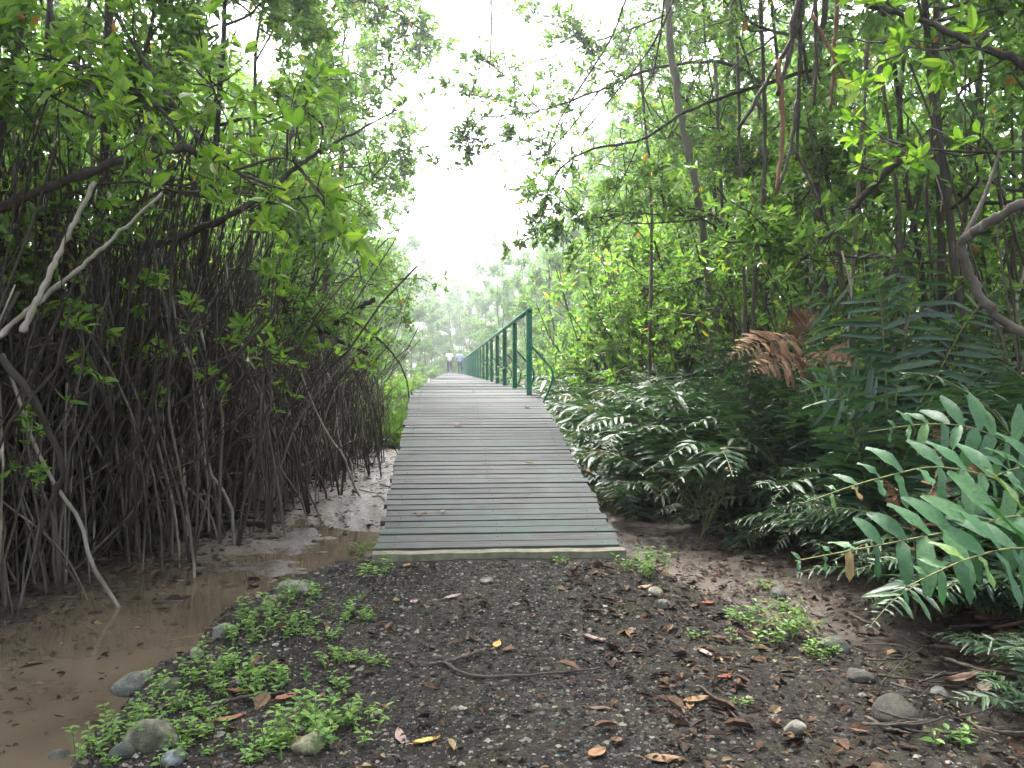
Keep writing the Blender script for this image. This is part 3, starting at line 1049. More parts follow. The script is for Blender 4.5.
# ------------------------------------------------------------------ forest thickets (nobody could count them)
def thicket(name, x0, x1, y0, y1, n, seed, label, leafy, sgn):
    g = np.random.default_rng(seed)
    mb = MB()
    for k in range(n):
        y = y0 + (y1 - y0) * g.random() ** 1.4
        x = g.uniform(x0, x1) - (.9 * sstep(8.5, 6.5, y) if sgn < 0 else 0)
        z = ghf(x, y) - .1
        h = g.uniform(1.4, 4.5)
        P = wander(g, (x, y, z), (x + g.normal(0, .9), y + g.normal(0, .8), z + h), 7, .11)
        tube(mb, P, g.uniform(.004, .013), 4, cap=False)
    x0, x1 = (x0, x1 - 1.0) if sgn < 0 else (x0 - .2, x1)
    pos = np.stack([g.uniform(x0, x1, leafy), y0 + (y1 - y0) * g.random(leafy) ** 1.3, g.uniform(1.7 if sgn < 0 else .5, 5.5, leafy)], -1)
    rosettes(mb, pos, rand_unit(leafy, g) + [0, 0, .7], np.full(leafy, .13), g, m=1)
    o = mb.build(name, [M['dark_bark'], M['leaf']])  # back stems coloured dark to imitate the shade inside the thicket
    tag(o, label, None, None, 'stuff')


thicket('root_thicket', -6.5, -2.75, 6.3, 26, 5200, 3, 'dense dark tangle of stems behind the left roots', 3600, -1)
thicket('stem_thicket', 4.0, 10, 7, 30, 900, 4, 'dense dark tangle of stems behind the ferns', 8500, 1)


# ------------------------------------------------------------------ ferns
def frond_into(mb, stalk, P, npairs, Lmax, wid, g, up=(0, 0, 1), droop=.25, start=.15, mleaf=0, mr=1, rr=.006, fwd=.45, skip=.03):
    P = crom(P, 28)
    tube(stalk, P, np.linspace(rr, rr * .35, 28), 5, cap=False)
    T = unit(np.gradient(P, axis=0))
    t = np.repeat(np.linspace(start, .985, npairs), 2)
    sd = np.tile([-1.0, 1.0], npairs)
    t = np.clip(t + sd * .006 + g.normal(0, .004, len(t)), 0, 1)
    keep = g.random(len(t)) > skip
    t, sd = t[keep], sd[keep]
    f = t * 27
    i = np.minimum(f.astype(int), 26)
    fr = (f - i)[:, None]
    b = P[i] * (1 - fr) + P[i + 1] * fr
    tg = unit(T[i] * (1 - fr) + T[i + 1] * fr)
    upv = np.asarray(up, float)
    side = unit(np.cross(tg, upv)) * -sd[:, None]
    nrm = unit(np.cross(side, tg) * sd[:, None])
    nrm = nrm * np.sign((nrm * upv).sum(1, keepdims=True) + 1e-6)
    u = (t - start) / (1 - start)
    L = Lmax * np.clip(np.minimum(.62 + 1.2 * u, 1.0) * np.clip((1.04 - u) * 2.1, .22, 1), .1, 1) * np.clip(g.normal(.97, .13, len(t)), .5, 1.2)
    d = unit(side + tg * fwd + nrm * g.normal(.05, .2, (len(t), 1)) + g.normal(0, .10, (len(t), 3)))
    nr = unit(nrm + g.normal(0, .32, (len(t), 3)))
    s2 = unit(np.cross(d, nr))
    rows = 6
    uu = np.linspace(0, 1, rows)
    wp = np.array([.38, .90, 1.0, .97, .80, .12])
    V = []
    dr = droop * g.uniform(.5, 1.5, len(t))
    for k in range(rows):
        c = b + d * (L * uu[k])[:, None] + (nr * 0 - upv * 1.0) * (L * dr * uu[k] ** 2)[:, None]
        wv = wid * L / Lmax * wp[k] * .5
        wig = nr * (wid * .10 * math.sin(k * 2.1))
        V += [c - s2 * wv[:, None] + nr * (wv * .35)[:, None] + wig, c, c + s2 * wv[:, None] + nr * (wv * .35)[:, None] - wig]
    V = np.stack(V, 1)
    q = []
    for k in range(rows - 1):
        for j in range(2):
            q.append([k * 3 + j, k * 3 + j + 1, k * 3 + j + 4, k * 3 + j + 3])
    q = np.array(q)[None] + (np.arange(len(t)) * rows * 3)[:, None, None]
    mb.add(V.reshape(-1, 3), q.reshape(-1, 4), None, mleaf)


def fern_template(seed, nf, ln, el0, Lmax, wid, npairs, leafm, rm, spread=2 * PI, az0=0, arch=1.0):
    g = np.random.default_rng(seed)
    root = bpy.data.objects.new('fern', None)
    for k in range(nf):
        az = az0 + spread * (k / nf - .5) + g.uniform(-.3, .3)
        el = el0 + g.normal(0, .16)
        l = ln * g.uniform(.7, 1.15)
        h = np.array([math.cos(az), math.sin(az), 0])
        P = [np.array([0, 0, -.05])]
        e = el
        for s in range(6):
            P.append(P[-1] + (h * math.cos(e) + np.array([0, 0, 1]) * math.sin(e)) * l / 6)
            e -= arch * .26 * g.uniform(.7, 1.3)
        mb, stalk = MB(), MB()
        frond_into(mb, stalk, P, npairs, Lmax, wid, g, start=.22, rr=.007, up=np.array([-h[0] * .4, -h[1] * .4, 1]) if el0 > 1.1 else (0, 0, 1))
        fo = mb.build('frond', M[leafm], root)
        stalk.build('stalk', M[rm], fo)
    return root


def place_copy(src, loc, rotz, sc, label, cat, group, tilt=(0, 0), used=set()):
    if src.name in used:
        o = src.copy()
        COL.objects.link(o)
        dup_parts(src, o)
    else:
        o = src
        COL.objects.link(o)
        used.add(o.name)
    o.location = loc
    o.rotation_euler = (tilt[0], tilt[1], rotz)
    o.scale = (sc, sc, sc)
    for k in ('label', 'category', 'group'):
        if k in o.keys():
            del o[k]
    return tag(o, label, cat, group)


fern_low = [fern_template(101 + i, 11, 1.25, .95, .24, .045, 20, 'fern_pale', 'rachis', arch=1.15) for i in range(3)]
fern_mid = [fern_template(131 + i, 12, 1.9, 1.15, .26, .045, 26, 'fern_pale', 'rachis', arch=.95) for i in range(2)]
fern_dark = [fern_template(111 + i, 10, 1.7, 1.15, .30, .045, 24, 'fern', 'rachis', arch=.9) for i in range(3)]
fern_tall = [fern_template(121 + i, 7, 2.3, 1.38, .34, .05, 26, 'fern', 'rachis', arch=.5) for i in range(2)]

fr = random.Random(12)
# pale ferns tumbling beside the boardwalk
for i in range(34):
    y = 7.4 + i * .42 + fr.uniform(-.2, .2) + max(0, i - 20) * .5
    x = 2.15 + fr.uniform(-.25, .9) + (1.0 if y < 9.4 else 0)
    place_copy(fern_low[i % 3], (x, y, ghf(x, y) + fr.uniform(.0, .35)), fr.uniform(0, 6.28), fr.uniform(.75, 1.15),
               'pale green mangrove fern in the dense bank beside the boardwalk ramp', 'fern', 'pale ferns beside the boardwalk', (fr.uniform(-.15, .15), -.15))
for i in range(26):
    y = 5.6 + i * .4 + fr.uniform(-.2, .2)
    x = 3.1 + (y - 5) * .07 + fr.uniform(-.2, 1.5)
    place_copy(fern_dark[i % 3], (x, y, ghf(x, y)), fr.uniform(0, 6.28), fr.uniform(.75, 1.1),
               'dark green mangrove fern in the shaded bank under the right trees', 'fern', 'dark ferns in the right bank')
for px, py, d, s, lb in [(880, 420, 6.4, 1.0, 'tall upright fern with long ladder fronds near the gnarled branch'),
                         (940, 430, 7.4, .98, 'tall upright fern half hidden behind the gnarled branch'),
                         (800, 420, 8.4, 1.0, 'tall fern rising behind the withered brown fern')]:
    p = W(px, py, d)
    place_copy(fern_tall[0 if s == 1.0 else 1], (p.x, p.y, ghf(p.x, p.y)), fr.uniform(0, 6.28), s, lb, 'fern', 'tall ferns on the right')
for i in range(22):
    y = 9.0 + i * .5 + fr.uniform(-.2, .2)
    x = 2.9 + fr.uniform(-.3, .7)
    place_copy(fern_mid[i % 3 - 1] if i % 3 else fern_tall[i % 2], (x, y, ghf(x, y) + .1), fr.uniform(0, 6.28), fr.uniform(1.15, 1.5) if i % 3 else fr.uniform(.75, .9),
               'tall mangrove fern in the second rank beside the railing', 'fern', 'tall ferns beside the railing')
for px, py, sc in [(655, 515, .62), (690, 528, .6), (725, 540, .66), (760, 548, .7), (640, 490, .6), (800, 560, .7), (675, 505, .7)]:
    p = G(px, py)
    place_copy(fern_low[fr.randrange(3)], (p.x + .25, p.y + .15, p.z), fr.uniform(0, 6.28), sc, 'small drooping fern at the rim of the muddy strip right of the ramp', 'fern', 'small ferns at the rim of the muddy strip')
for px, py, sc in [(935, 618, .42), (985, 606, .45), (1015, 640, .42), (1005, 690, .36), (900, 602, .4), (1020, 730, .34)]:
    p = G(px, py)
    place_copy(fern_dark[fr.randrange(3)], (p.x + .12, p.y, p.z), fr.uniform(0, 6.28), sc, 'small dark fern on the shaded litter below the big glossy fern', 'fern', 'small dark ferns below the big glossy fern')
# left side, beside the deck further along
for i in range(16):
    y = 18.5 + i * 1.5
    x = -1.6 - fr.uniform(0, .7)
    place_copy(fern_low[i % 3], (x, y, ghf(x, y)), fr.uniform(0, 6.28), fr.uniform(.6, .95), 'fern growing low along the left edge of the boardwalk', 'fern', 'ferns along the left of the boardwalk')


def hand_fern(name, loc, fronds, label, leafm, rm, Lmax, wid, npairs, seed, droop=.25, rr=.006, **kw):
    root = thing(name, loc, label, 'fern')
    g = np.random.default_rng(seed)
    O = np.array(loc)
    for P in fronds:
        mb, stalk = MB(), MB()
        frond_into(mb, stalk, [np.array(p) - O for p in P], npairs, Lmax, wid, g, droop=droop, rr=rr, **kw)
        fo = mb.build('frond', M[leafm], root)
        stalk.build('stalk', M[rm], fo)
    return root


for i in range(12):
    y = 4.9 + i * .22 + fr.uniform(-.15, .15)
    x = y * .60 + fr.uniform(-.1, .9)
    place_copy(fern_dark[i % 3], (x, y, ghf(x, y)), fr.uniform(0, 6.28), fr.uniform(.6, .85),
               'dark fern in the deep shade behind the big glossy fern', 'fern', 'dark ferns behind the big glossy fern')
for i in range(16):
    y = 6.6 + i * .28 + fr.uniform(-.2, .2)
    x = 3.5 + (y - 6.6) * .12 + fr.uniform(-.3, 1.3)
    place_copy(fern_tall[i % 2], (x, y, ghf(x, y) + .15), fr.uniform(0, 6.28), fr.uniform(.75, 1.05),
               'tall dark fern crowding the shaded ground under the right trees', 'fern', 'tall dark ferns under the right trees')
base = W(1130, 760, 4.0)
base.z = ghf(base.x, base.y)
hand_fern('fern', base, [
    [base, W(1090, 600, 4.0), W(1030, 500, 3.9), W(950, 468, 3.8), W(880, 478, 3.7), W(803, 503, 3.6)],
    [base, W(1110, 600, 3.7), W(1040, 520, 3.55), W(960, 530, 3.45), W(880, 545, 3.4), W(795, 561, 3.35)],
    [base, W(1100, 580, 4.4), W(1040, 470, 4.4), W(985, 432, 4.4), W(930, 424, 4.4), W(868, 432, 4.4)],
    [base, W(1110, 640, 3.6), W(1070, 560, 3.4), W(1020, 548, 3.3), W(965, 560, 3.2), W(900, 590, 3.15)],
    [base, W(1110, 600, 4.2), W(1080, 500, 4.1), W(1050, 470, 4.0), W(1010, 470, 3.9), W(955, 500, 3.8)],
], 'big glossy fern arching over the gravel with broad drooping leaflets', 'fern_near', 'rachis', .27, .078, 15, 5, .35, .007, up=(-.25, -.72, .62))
bt = W(885, 470, 6.3)
bt.z = ghf(bt.x, bt.y)
hand_fern('fern', bt, [
    [bt, W(887, 430, 6.3), W(884, 350, 6.2), W(879, 290, 6.1), W(870, 232, 6.0)],
    [bt, W(893, 430, 6.3), W(903, 350, 6.2), W(917, 280, 6.1), W(930, 222, 5.9)],
    [bt, W(870, 430, 6.4), W(850, 360, 6.4), W(830, 305, 6.3), W(800, 268, 6.2)],
    [bt, W(905, 440, 6.3), W(940, 370, 6.3), W(968, 320, 6.2), W(1000, 285, 6.1)],
    [bt, W(880, 450, 6.3), W(860, 410, 6.1), W(830, 385, 5.9), W(800, 392, 5.8)],
], 'tall upright fern with ladder like fronds below the gnarled branch', 'fern', 'rachis', .36, .042, 22, 15, .22, .008, up=(-.15, -.9, .35), fwd=.25)
b2 = W(1060, 560, 5.2)
b2.z = ghf(b2.x, b2.y)
hand_fern('fern', b2, [
    [b2, W(1050, 480, 5.2), W(1015, 440, 5.1), W(985, 405, 5.0), W(940, 378, 4.9), W(900, 372, 4.8)],
    [b2, W(1070, 460, 5.3), W(1050, 420, 5.3), W(1030, 385, 5.2), W(1000, 362, 5.1)],
], 'deep green feathery fern with narrow leaflets behind the big glossy fern', 'fern', 'rachis', .30, .028, 30, 8, .3, .008)
b3 = W(822, 440, 8.6)
b3.z = ghf(b3.x, b3.y)
hand_fern('fern', b3, [
    [b3, W(818, 400, 8.2), W(812, 352, 7.4), W(790, 340, 6.9), W(762, 343, 6.7), W(728, 356, 6.5)],
    [b3, W(820, 400, 8.2), W(806, 358, 7.4), W(822, 352, 6.8), W(842, 357, 6.6), W(864, 374, 6.4)],
    [b3, W(818, 405, 8.2), W(800, 355, 7.5), W(799, 335, 7.2), W(808, 322, 7.1), W(816, 316, 7.0)],
    [b3, W(818, 410, 8.2), W(812, 365, 7.2), W(800, 358, 6.8), W(775, 362, 6.6), W(748, 372, 6.4)],
], 'withered brown fern spreading sideways among the dark green ferns', 'fern_brown', 'rachis_brown', .20, .042, 22, 9, .45, .006, start=.5, up=(-.1, -.75, .6))
b4 = W(915, 540, 5.4)
b4.z = ghf(b4.x, b4.y)
hand_fern('fern', b4, [
    [b4, W(915, 540, 4.9), W(900, 505, 4.8), W(892, 488, 4.8), W(880, 478, 4.75)],
    [b4, W(925, 520, 4.9), W(935, 480, 4.9), W(945, 440, 4.85), W(935, 428, 4.8)],
], 'small rusty dead fern hidden beneath the big glossy fern', 'fern_brown', 'rachis_brown', .13, .03, 12, 10, .3, .005)
b5 = W(700, 540, 8.4)
b5.z = ghf(b5.x, b5.y)
hand_fern('fern', b5, [
    [b5, W(715, 480, 8.4), W(705, 445, 8.2), W(680, 450, 8.0), W(640, 475, 7.8)],
    [b5, W(730, 480, 8.4), W(740, 430, 8.3), W(715, 418, 8.1), W(675, 432, 8.0)],
    [b5, W(720, 490, 8.3), W(712, 462, 8.1), W(690, 470, 7.9), W(655, 500, 7.7)],
    [b5, W(725, 480, 8.4), W(735, 440, 8.1), W(760, 450, 7.9), W(790, 480, 7.8)],
], 'silvery green fern leaning out over the mud beside the ramp', 'fern_pale', 'rachis', .22, .05, 16, 12, .35, .006)


# ------------------------------------------------------------------ shrubs and saplings
def sapling_template(seed, h, nst, nros, leafL, leafm, spread, low=.3):
    g = np.random.default_rng(seed)
    root = bpy.data.objects.new('sapling', None)
    mb = MB()
    pts, dirs = [], []
    for k in range(nst):
        az = g.uniform(0, 6.28)
        e = np.array([math.cos(az) * spread * g.uniform(.3, 1), math.sin(az) * spread * g.uniform(.3, 1), h * g.uniform(.65, 1.05)])
        P = wander(g, (0, 0, -.1), e, 7, .05 * h)
        tube(mb, P, np.linspace(.014, .005, 7), 5)
        for w in range(3):
            i = g.integers(2 if low < .5 else 4, 6)
            dd = unit(rand_unit(1, g)[0] + np.array([0, 0, .4]))
            q = P[i] + dd * g.uniform(.2, .5) * h * .4
            tube(mb, wander(g, P[i], q, 4, .02), np.linspace(.007, .003, 4), 4, cap=False)
            pts.append((P[i], q))
            dirs.append(dd)
        pts.append((P[3 if low < .5 else 5], P[6]))
        dirs.append(unit(P[6] - P[3]))
    mb.build('stem', M['bark'], root)
    idx = g.integers(0, len(pts), nros)
    u = g.beta(2.5, 1, nros)[:, None]
    A = np.array([p[0] for p in pts])[idx]
    B = np.array([p[1] for p in pts])[idx]
    pos = A * (1 - u) + B * u + g.normal(0, .05, (nros, 3))
    mb = MB()
    rosettes(mb, pos, np.array(dirs)[idx] + rand_unit(nros, g) * .5 + [0, 0, .5], np.full(nros, leafL), g)
    mb.build('foliage', M[leafm], root, False)
    return root


sap = [sapling_template(201 + i, 1.9, 6, 130, .12, 'leaf_bright', .7) for i in range(3)]
sap_tall = [sapling_template(221 + i, 2.1, 7, 170, .095, 'leaf', .6) for i in range(2)]
sap_thin = [sapling_template(211 + i, 2.5, 3, 16, .12, 'leaf_bright', .5, .6) for i in range(2)]
i = 0
for px, d, sc in [(575, 14.5, 1.35), (600, 13.0, 1.4), (625, 12.0, 1.5), (650, 11.4, 1.5), (680, 11, 1.55), (705, 10.4, 1.6), (590, 17, 1.3), (562, 20, 1.2), (640, 14, 1.8), (690, 13, 1.8), (730, 11.5, 1.7), (555, 24, 1.1), (548, 29, 1.1)]:
    p = W(px, 370, d + 2.5)
    place_copy(sap_tall[i % 2], (p.x, p.y, ghf(p.x, p.y)), fr.uniform(0, 6.28), sc * fr.uniform(1.1, 1.3),
               'bright green leafy shrub rising behind the ferns beside the railing', 'shrub', 'bright shrubs right of the railing')
    i += 1
i = 0
for px, py, d in [(130, 400, 8.2), (190, 390, 8.0), (235, 400, 8.6), (270, 380, 9.2), (310, 395, 10.5), (340, 390, 12), (370, 390, 14), (60, 430, 6.8), (15, 540, 6.2)]:
    p = W(px, py, d)
    place_copy(sap_thin[i % 2], (p.x, p.y, ghf(p.x, p.y)), fr.uniform(0, 6.28), fr.uniform(.8, 1.25) if i < 8 else .6,
               f'thin bright sapling among the stilt roots, {ORD[i]} along the left creek edge', 'sapling', 'saplings among the left roots')
    i += 1
for i in range(20):
    y = 19.5 + i * 1.9
    x = -1.8 - fr.uniform(0, .5)
    place_copy(sap[i % 3], (x, y, ghf(x, y) - .1), fr.uniform(0, 6.28), fr.uniform(.6, .95), 'leafy shrub crowding the left edge of the boardwalk', 'shrub', 'shrubs along the left of the boardwalk')


# ------------------------------------------------------------------ branches, stems and roots seen one by one
def limb(name, pts, r0, r1, m, label, cat, forks=(), k=8, tw=0, leafy=0, leafm='leaf_bright', leafL=.13, seed=1, n=36, group=None):
    """one bough: a curve through the points, with forks (part) and leaves (part)"""
    g = np.random.default_rng(seed)
    P = crom(pts, n)
    O = P[0].copy()
    P = P - O
    P[1:-1] += g.normal(0, r0 * .2, P[1:-1].shape)
    mb = MB()
    tube(mb, P, np.linspace(r0, r1, n) * (1 + .10 * np.sin(np.arange(n) * 1.7) + g.normal(0, .09, n)), k)
    o = mb.build(name, M[m])
    o.location = O
    tag(o, label, cat, group)
    tips = []
    for fk in forks:
        fm, fr0, fr1, fp = fk
        mb = MB()
        Q = crom(fp, 18) - O
        tube(mb, Q, np.linspace(fr0, fr1, 18), 6)
        mb.build('fork', M[fm], o)
        tips.append(Q)
    tips.append(P)
    if tw:
        mb = MB()
        pos, ds = [], []
        for j in range(tw):
            Q = tips[g.integers(0, len(tips))]
            i = g.integers(len(Q) // 3, len(Q))
            dd = unit(rand_unit(1, g)[0] + unit(Q[-1] - Q[0]) * .6)
            e = Q[i] + dd * g.uniform(.2, .7)
            mb = MB()
            tube(mb, wander(g, Q[i], e, 5, .03), np.linspace(.007, .003, 5), 4, cap=False)
            mb.build('twig', M[m], o)
            pos.append((Q[i], e))
            ds.append(dd)
        if leafy:
            idx = g.integers(0, tw, leafy)
            u = g.beta(2.5, 1, leafy)[:, None]
            pp = np.array([a for a, b in pos])[idx] * (1 - u) + np.array([b for a, b in pos])[idx] * u + g.normal(0, .04, (leafy, 3))
            mb = MB()
            rosettes(mb, pp, np.array(ds)[idx] * .6 + rand_unit(leafy, g) * .5 + [0, 0, .6], np.full(leafy, leafL), g)
            mb.build('foliage', M[leafm], o, False)
    return o


limb('branch', [W(-60, 225, 6.8), W(0, 208, 6.8), W(70, 180, 6.8), W(130, 158, 6.9), W(190, 150, 7.0), W(215, 175, 7.2)], .042, .030, 'dark_bark',
     'thick dark gnarled branch bending out from the left edge over the roots', 'branch',
     [('dark_bark', .02, .008, [W(130, 158, 6.9), W(170, 190, 7.0), W(230, 192, 7.1), W(300, 210, 7.2)]), ('dark_bark', .018, .007, [W(190, 150, 7), W(150, 100, 7), W(60, 60, 6.9), W(0, 70, 6.8)]),
      ('dark_bark', .014, .006, [W(190, 150, 7), W(100, 120, 6.8), W(40, 90, 6.6), W(0, 70, 6.5)])], tw=20, leafy=26, seed=3)
limb('branch', [W(150, 250, 9.2), W(240, 210, 9), W(290, 172, 9), W(320, 150, 9), W(345, 138, 9), W(400, 108, 9)], .042, .007, 'dark_bark', 'dark crooked branch reaching toward the bright sky gap', 'branch',
     [('dark_bark', .016, .007, [W(320, 150, 9), W(322, 125, 9), W(305, 110, 9), W(295, 90, 9)])], tw=20, leafy=50, seed=4)
limb('branch', [W(40, -200, 6.8), W(90, -60, 6.6), W(120, 20, 6.5), W(165, 90, 6.3), W(200, 140, 6.0), W(235, 170, 5.7), W(285, 190, 5.4)], .022, .008, 'bark', 'low leafy bough with bright young leaves hanging over the creek', 'branch',
     [('bark', .01, .004, [W(200, 140, 6), W(215, 100, 5.6), W(210, 80, 5.4)]), ('bark', .01, .004, [W(235, 170, 5.7), W(290, 160, 5.4), W(330, 215, 5.3)])], tw=34, leafy=70, seed=5, leafL=.14)
limb('branch', [W(-20, -200, 6.3), W(40, -30, 6), W(60, 40, 5.8), W(100, 90, 5.6), W(150, 120, 5.4)], .02, .007, 'bark', 'leafy bough dipping from the upper left corner', 'branch', tw=26, leafy=60, seed=6, leafL=.13)
limb('fallen_branch', [W(22, 332, 6.2), W(45, 285, 6.2), W(68, 235, 6.3), W(95, 182, 6.4)], .024, .016, 'pale_bark', 'bare pale grey dead branch slanting up beside the gnarled branch', 'branch', seed=7)
limb('fallen_branch', [W(-20, 352, 6.2), W(35, 305, 6.3), W(100, 250, 6.4), W(162, 193, 6.6)], .022, .010, 'pale_bark', 'long pale dead branch crossing the roots from the left edge', 'branch', seed=8)
limb('fallen_branch', [W(-10, 345, 6.0), W(30, 395, 6.0), W(48, 430, 6.1), W(62, 470, 6.2), W(40, 530, 6.3), W(32, 565, 6.3)], .026, .018, 'bark', 'bent grey root curving down to the mud at the left edge', 'root', seed=9)
limb('fallen_branch', [W(300, 340, 11), W(330, 325, 11), W(355, 310, 11), W(375, 300, 11)], .05, .035, 'dark_bark', 'short broken black limb pointing at the sky gap', 'branch', seed=10)
limb('fallen_branch', [W(290, 300, 11), W(330, 335, 11), W(368, 354, 11)], .03, .025, 'dark_bark', 'broken dark limb sloping down toward the boardwalk', 'branch', seed=11)
limb('hanging_vine', [W(355, 322, 12), W(385, 345, 12), W(405, 375, 12), W(410, 410, 12)], .016, .010, 'bark', 'thin arched vine curving down left of the boardwalk', 'vine', seed=12)
lst = [((435, 120), 0, 0)]
# upright stems on the left, one by one
g0 = np.random.default_rng(44)
stems = [((90, 40), (110, 520)), ((178, 0), (165, 420)), ((205, 160), (215, 480)), ((155, 40), (140, 500)), ((60, 20), (75, 540)), ((248, 300), (245, 490)), ((15, 60), (25, 560)), ((172, 290), (192, 495)),
         ((220, 330), (205, 500)), ((120, 270), (98, 500)), ((140, 320), (115, 545)), ((262, 230), (300, 470)), ((330, 230), (322, 460)), ((300, 260), (285, 480)), ((350, 260), (345, 440)), ((45, 300), (60, 540))]
for k, ((ax, ay), (bx, by)) in enumerate(stems):
    d = G(bx, by).y
    ax, ay = ax + (ax - bx) * max(0, ay - 120) / 300, min(ay, 120)
    P = [W(ax, ay, d + g0.uniform(-.2, .2)), W(ax * .75 + bx * .25 + g0.uniform(-7, 7), ay * .75 + by * .25, d), W((ax + bx) / 2 + g0.uniform(-9, 9), (ay + by) / 2, d), W(bx, by, d)]
    P[3].z = ghf(P[3].x, P[3].y) - .08
    limb('bare_stem', P, .012 + .010 * g0.random(), .016, 'pale_bark' if k % 3 == 0 else 'root', f'thin bare stem standing in the left thicket, {ORD[k]} of the slender uprights', 'stem', seed=60 + k, k=6, n=20, group='slender uprights in the left thicket')
# fine aerial roots, packed
for k in range(295):
    y = 6.4 + 15 * g0.random() ** 1.25
    xe = np.interp(y, [6, 7.5, 9.5, 13, 20], [-3.6, -3.2, -2.3, -1.75, -1.45])
    x = xe - abs(g0.normal(0, .55))
    z = ghf(x, y) - .1
    h = g0.uniform(.9, 3.2)
    lx, ly = g0.normal(0, .75), g0.normal(0, .6)
    P = [Vector((x, y, z)), Vector((x + lx * .35 + g0.normal(0, .14), y + ly * .4 + g0.normal(0, .12), z + h * .6)), Vector((x + lx - .25, y + ly, z + h))]
    limb('aerial_root', P, .006 + .012 * g0.random(), .007, ['root', 'pale_bark', 'dark_bark', 'root', 'root'][k % 5], 'thin aerial root in the packed tangle along the left creek edge', 'root', seed=200 + k, k=5, n=12, group='thin aerial roots along the left creek edge')

for k in range(70):
    y = 6.6 + 14 * g0.random() ** 1.2
    xe = np.interp(y, [6, 7.5, 9.5, 13, 20], [-3.5, -3.1, -2.2, -1.75, -1.4]) + g0.uniform(-.35, .2)
    hh, rad = g0.uniform(.5, 1.9), g0.uniform(.5, 1.3)
    a = g0.uniform(-1.3, 1.3)
    dx, dy = math.cos(a) * rad, math.sin(a) * rad
    z = ghf(xe, y) - .1
    P = [(xe - dx, y - dy, z + hh), (xe - dx * .55, y - dy * .55, z + hh * g0.uniform(.85, 1.1)), (xe - dx * .18, y - dy * .18, z + hh * .55), (xe, y, z)]
    fk = []
    if k % 2:
        a2 = a + g0.uniform(-1, 1)
        b = np.array(P[1]) * .5 + np.array(P[2]) * .5
        fk = [('root', .009, .007, [b, b + [.2 * math.cos(a2), .2 * math.sin(a2), -.05], [b[0] + .35 * math.cos(a2), b[1] + .35 * math.sin(a2), z]])]
    limb('stilt_root', P, (.006 + .009 * g0.random()), .008, ['root', 'pale_bark', 'root', 'bark'][k % 4], 'arched stilt root bowing down to the creek mud from the left thicket', 'root', fk, seed=900 + k, k=6, n=16, group='arched stilt roots along the creek')
# right side
limb('slender_trunk', [W(664, -60, 10.2), W(672, 60, 10.2), W(684, 130, 10.2), W(700, 215, 10.4), W(712, 330, 11.6), W(716, 450, 12.8)], .042, .05, 'pale_bark', 'slender pale trunk leaning slightly behind the fern bank', 'tree trunk', seed=20)
limb('branch', [W(1060, 205, 4.6), W(1020, 205, 4.6), W(985, 225, 4.7), W(962, 243, 4.8), W(972, 280, 4.8), W(1000, 318, 4.7), W(1050, 350, 4.6)], .033, .026, 'bark', 'gnarled branch looping in from the right edge above the ferns', 'branch',
     [('bark', .02, .008, [W(962, 243, 4.8), W(985, 195, 5.0), W(1000, 150, 5.2)])], seed=21, n=44)
limb('branch', [W(1060, 85, 4.6), W(1024, 65, 4.7), W(975, 45, 4.8), W(920, 20, 5.0), W(865, 5, 5.2)], .030, .014, 'bark', 'brown branch sloping in across the upper right corner', 'branch',
     [('bark', .008, .004, [W(975, 45, 4.8), W(930, 50, 4.9), W(880, 40, 5)])], tw=10, leafy=16, seed=22)
limb('branch', [W(1060, 150, 5.2), W(1000, 152, 5.2), W(940, 150, 5.3), W(880, 140, 5.4)], .012, .006, 'bark', 'thin level branch reaching in from the right edge', 'branch', tw=10, leafy=14, seed=23)
limb('branch', [W(900, 158, 6.5), W(860, 200, 6.8), W(840, 225, 7), W(800, 260, 7)], .03, .012, 'dark_bark', 'dark bough arching above the tall ferns', 'branch', tw=10, leafy=14, seed=24, leafm='leaf')
# prop roots hanging from above
hang = [([(803, -40), (800, 20), (770, 75), (738, 130)], .017, 'dark_bark'), ([(805, -40), (790, 50), (778, 95)], .020, 'bark'), ([(800, 10), (799, 90), (797, 160)], .015, 'dark_bark'),
        ([(815, -40), (816, 60), (814, 105)], .014, 'dark_bark'), ([(838, -30), (835, 50), (830, 110)], .014, 'red_root'), ([(812, 15), (830, 50), (850, 88)], .013, 'red_root'),
        ([(778, 60), (783, 130), (776, 195)], .015, 'red_root'), ([(797, 100), (790, 150), (776, 195)], .012, 'dark_bark'), ([(795, 150), (810, 180), (820, 205)], .011, 'dark_bark')]
for k, (pp, r, m) in enumerate(hang):
    limb('hanging_root', [W(x, y, 5.4) for x, y in pp], r * 1.1, r * .7, m, f'dangling prop root at the top right, {ORD[k]} of the hanging cluster', 'root', seed=300 + k, k=6, n=16, group='hanging root cluster at the top right')
hang2 = [([(690, -40), (655, 40), (610, 100), (570, 150)], 'thin dark twig slanting down across the top of the sky gap'), ([(668, -30), (656, 60), (643, 97)], 'straight dark drooping twig beside the slender pale trunk'),
         ([(640, -40), (610, 40), (565, 110), (548, 150)], 'forked thin twig drooping into the sky gap'), ([(492, -30), (491, 30), (490, 78)], 'lone thin twig hanging straight down in the sky gap')]
for k, (pp, lb) in enumerate(hang2):
    limb('hanging_twig', [W(x, y, 8.5) for x, y in pp], .013, .006, 'dark_bark', lb, 'twig', seed=330 + k, k=5, n=16)
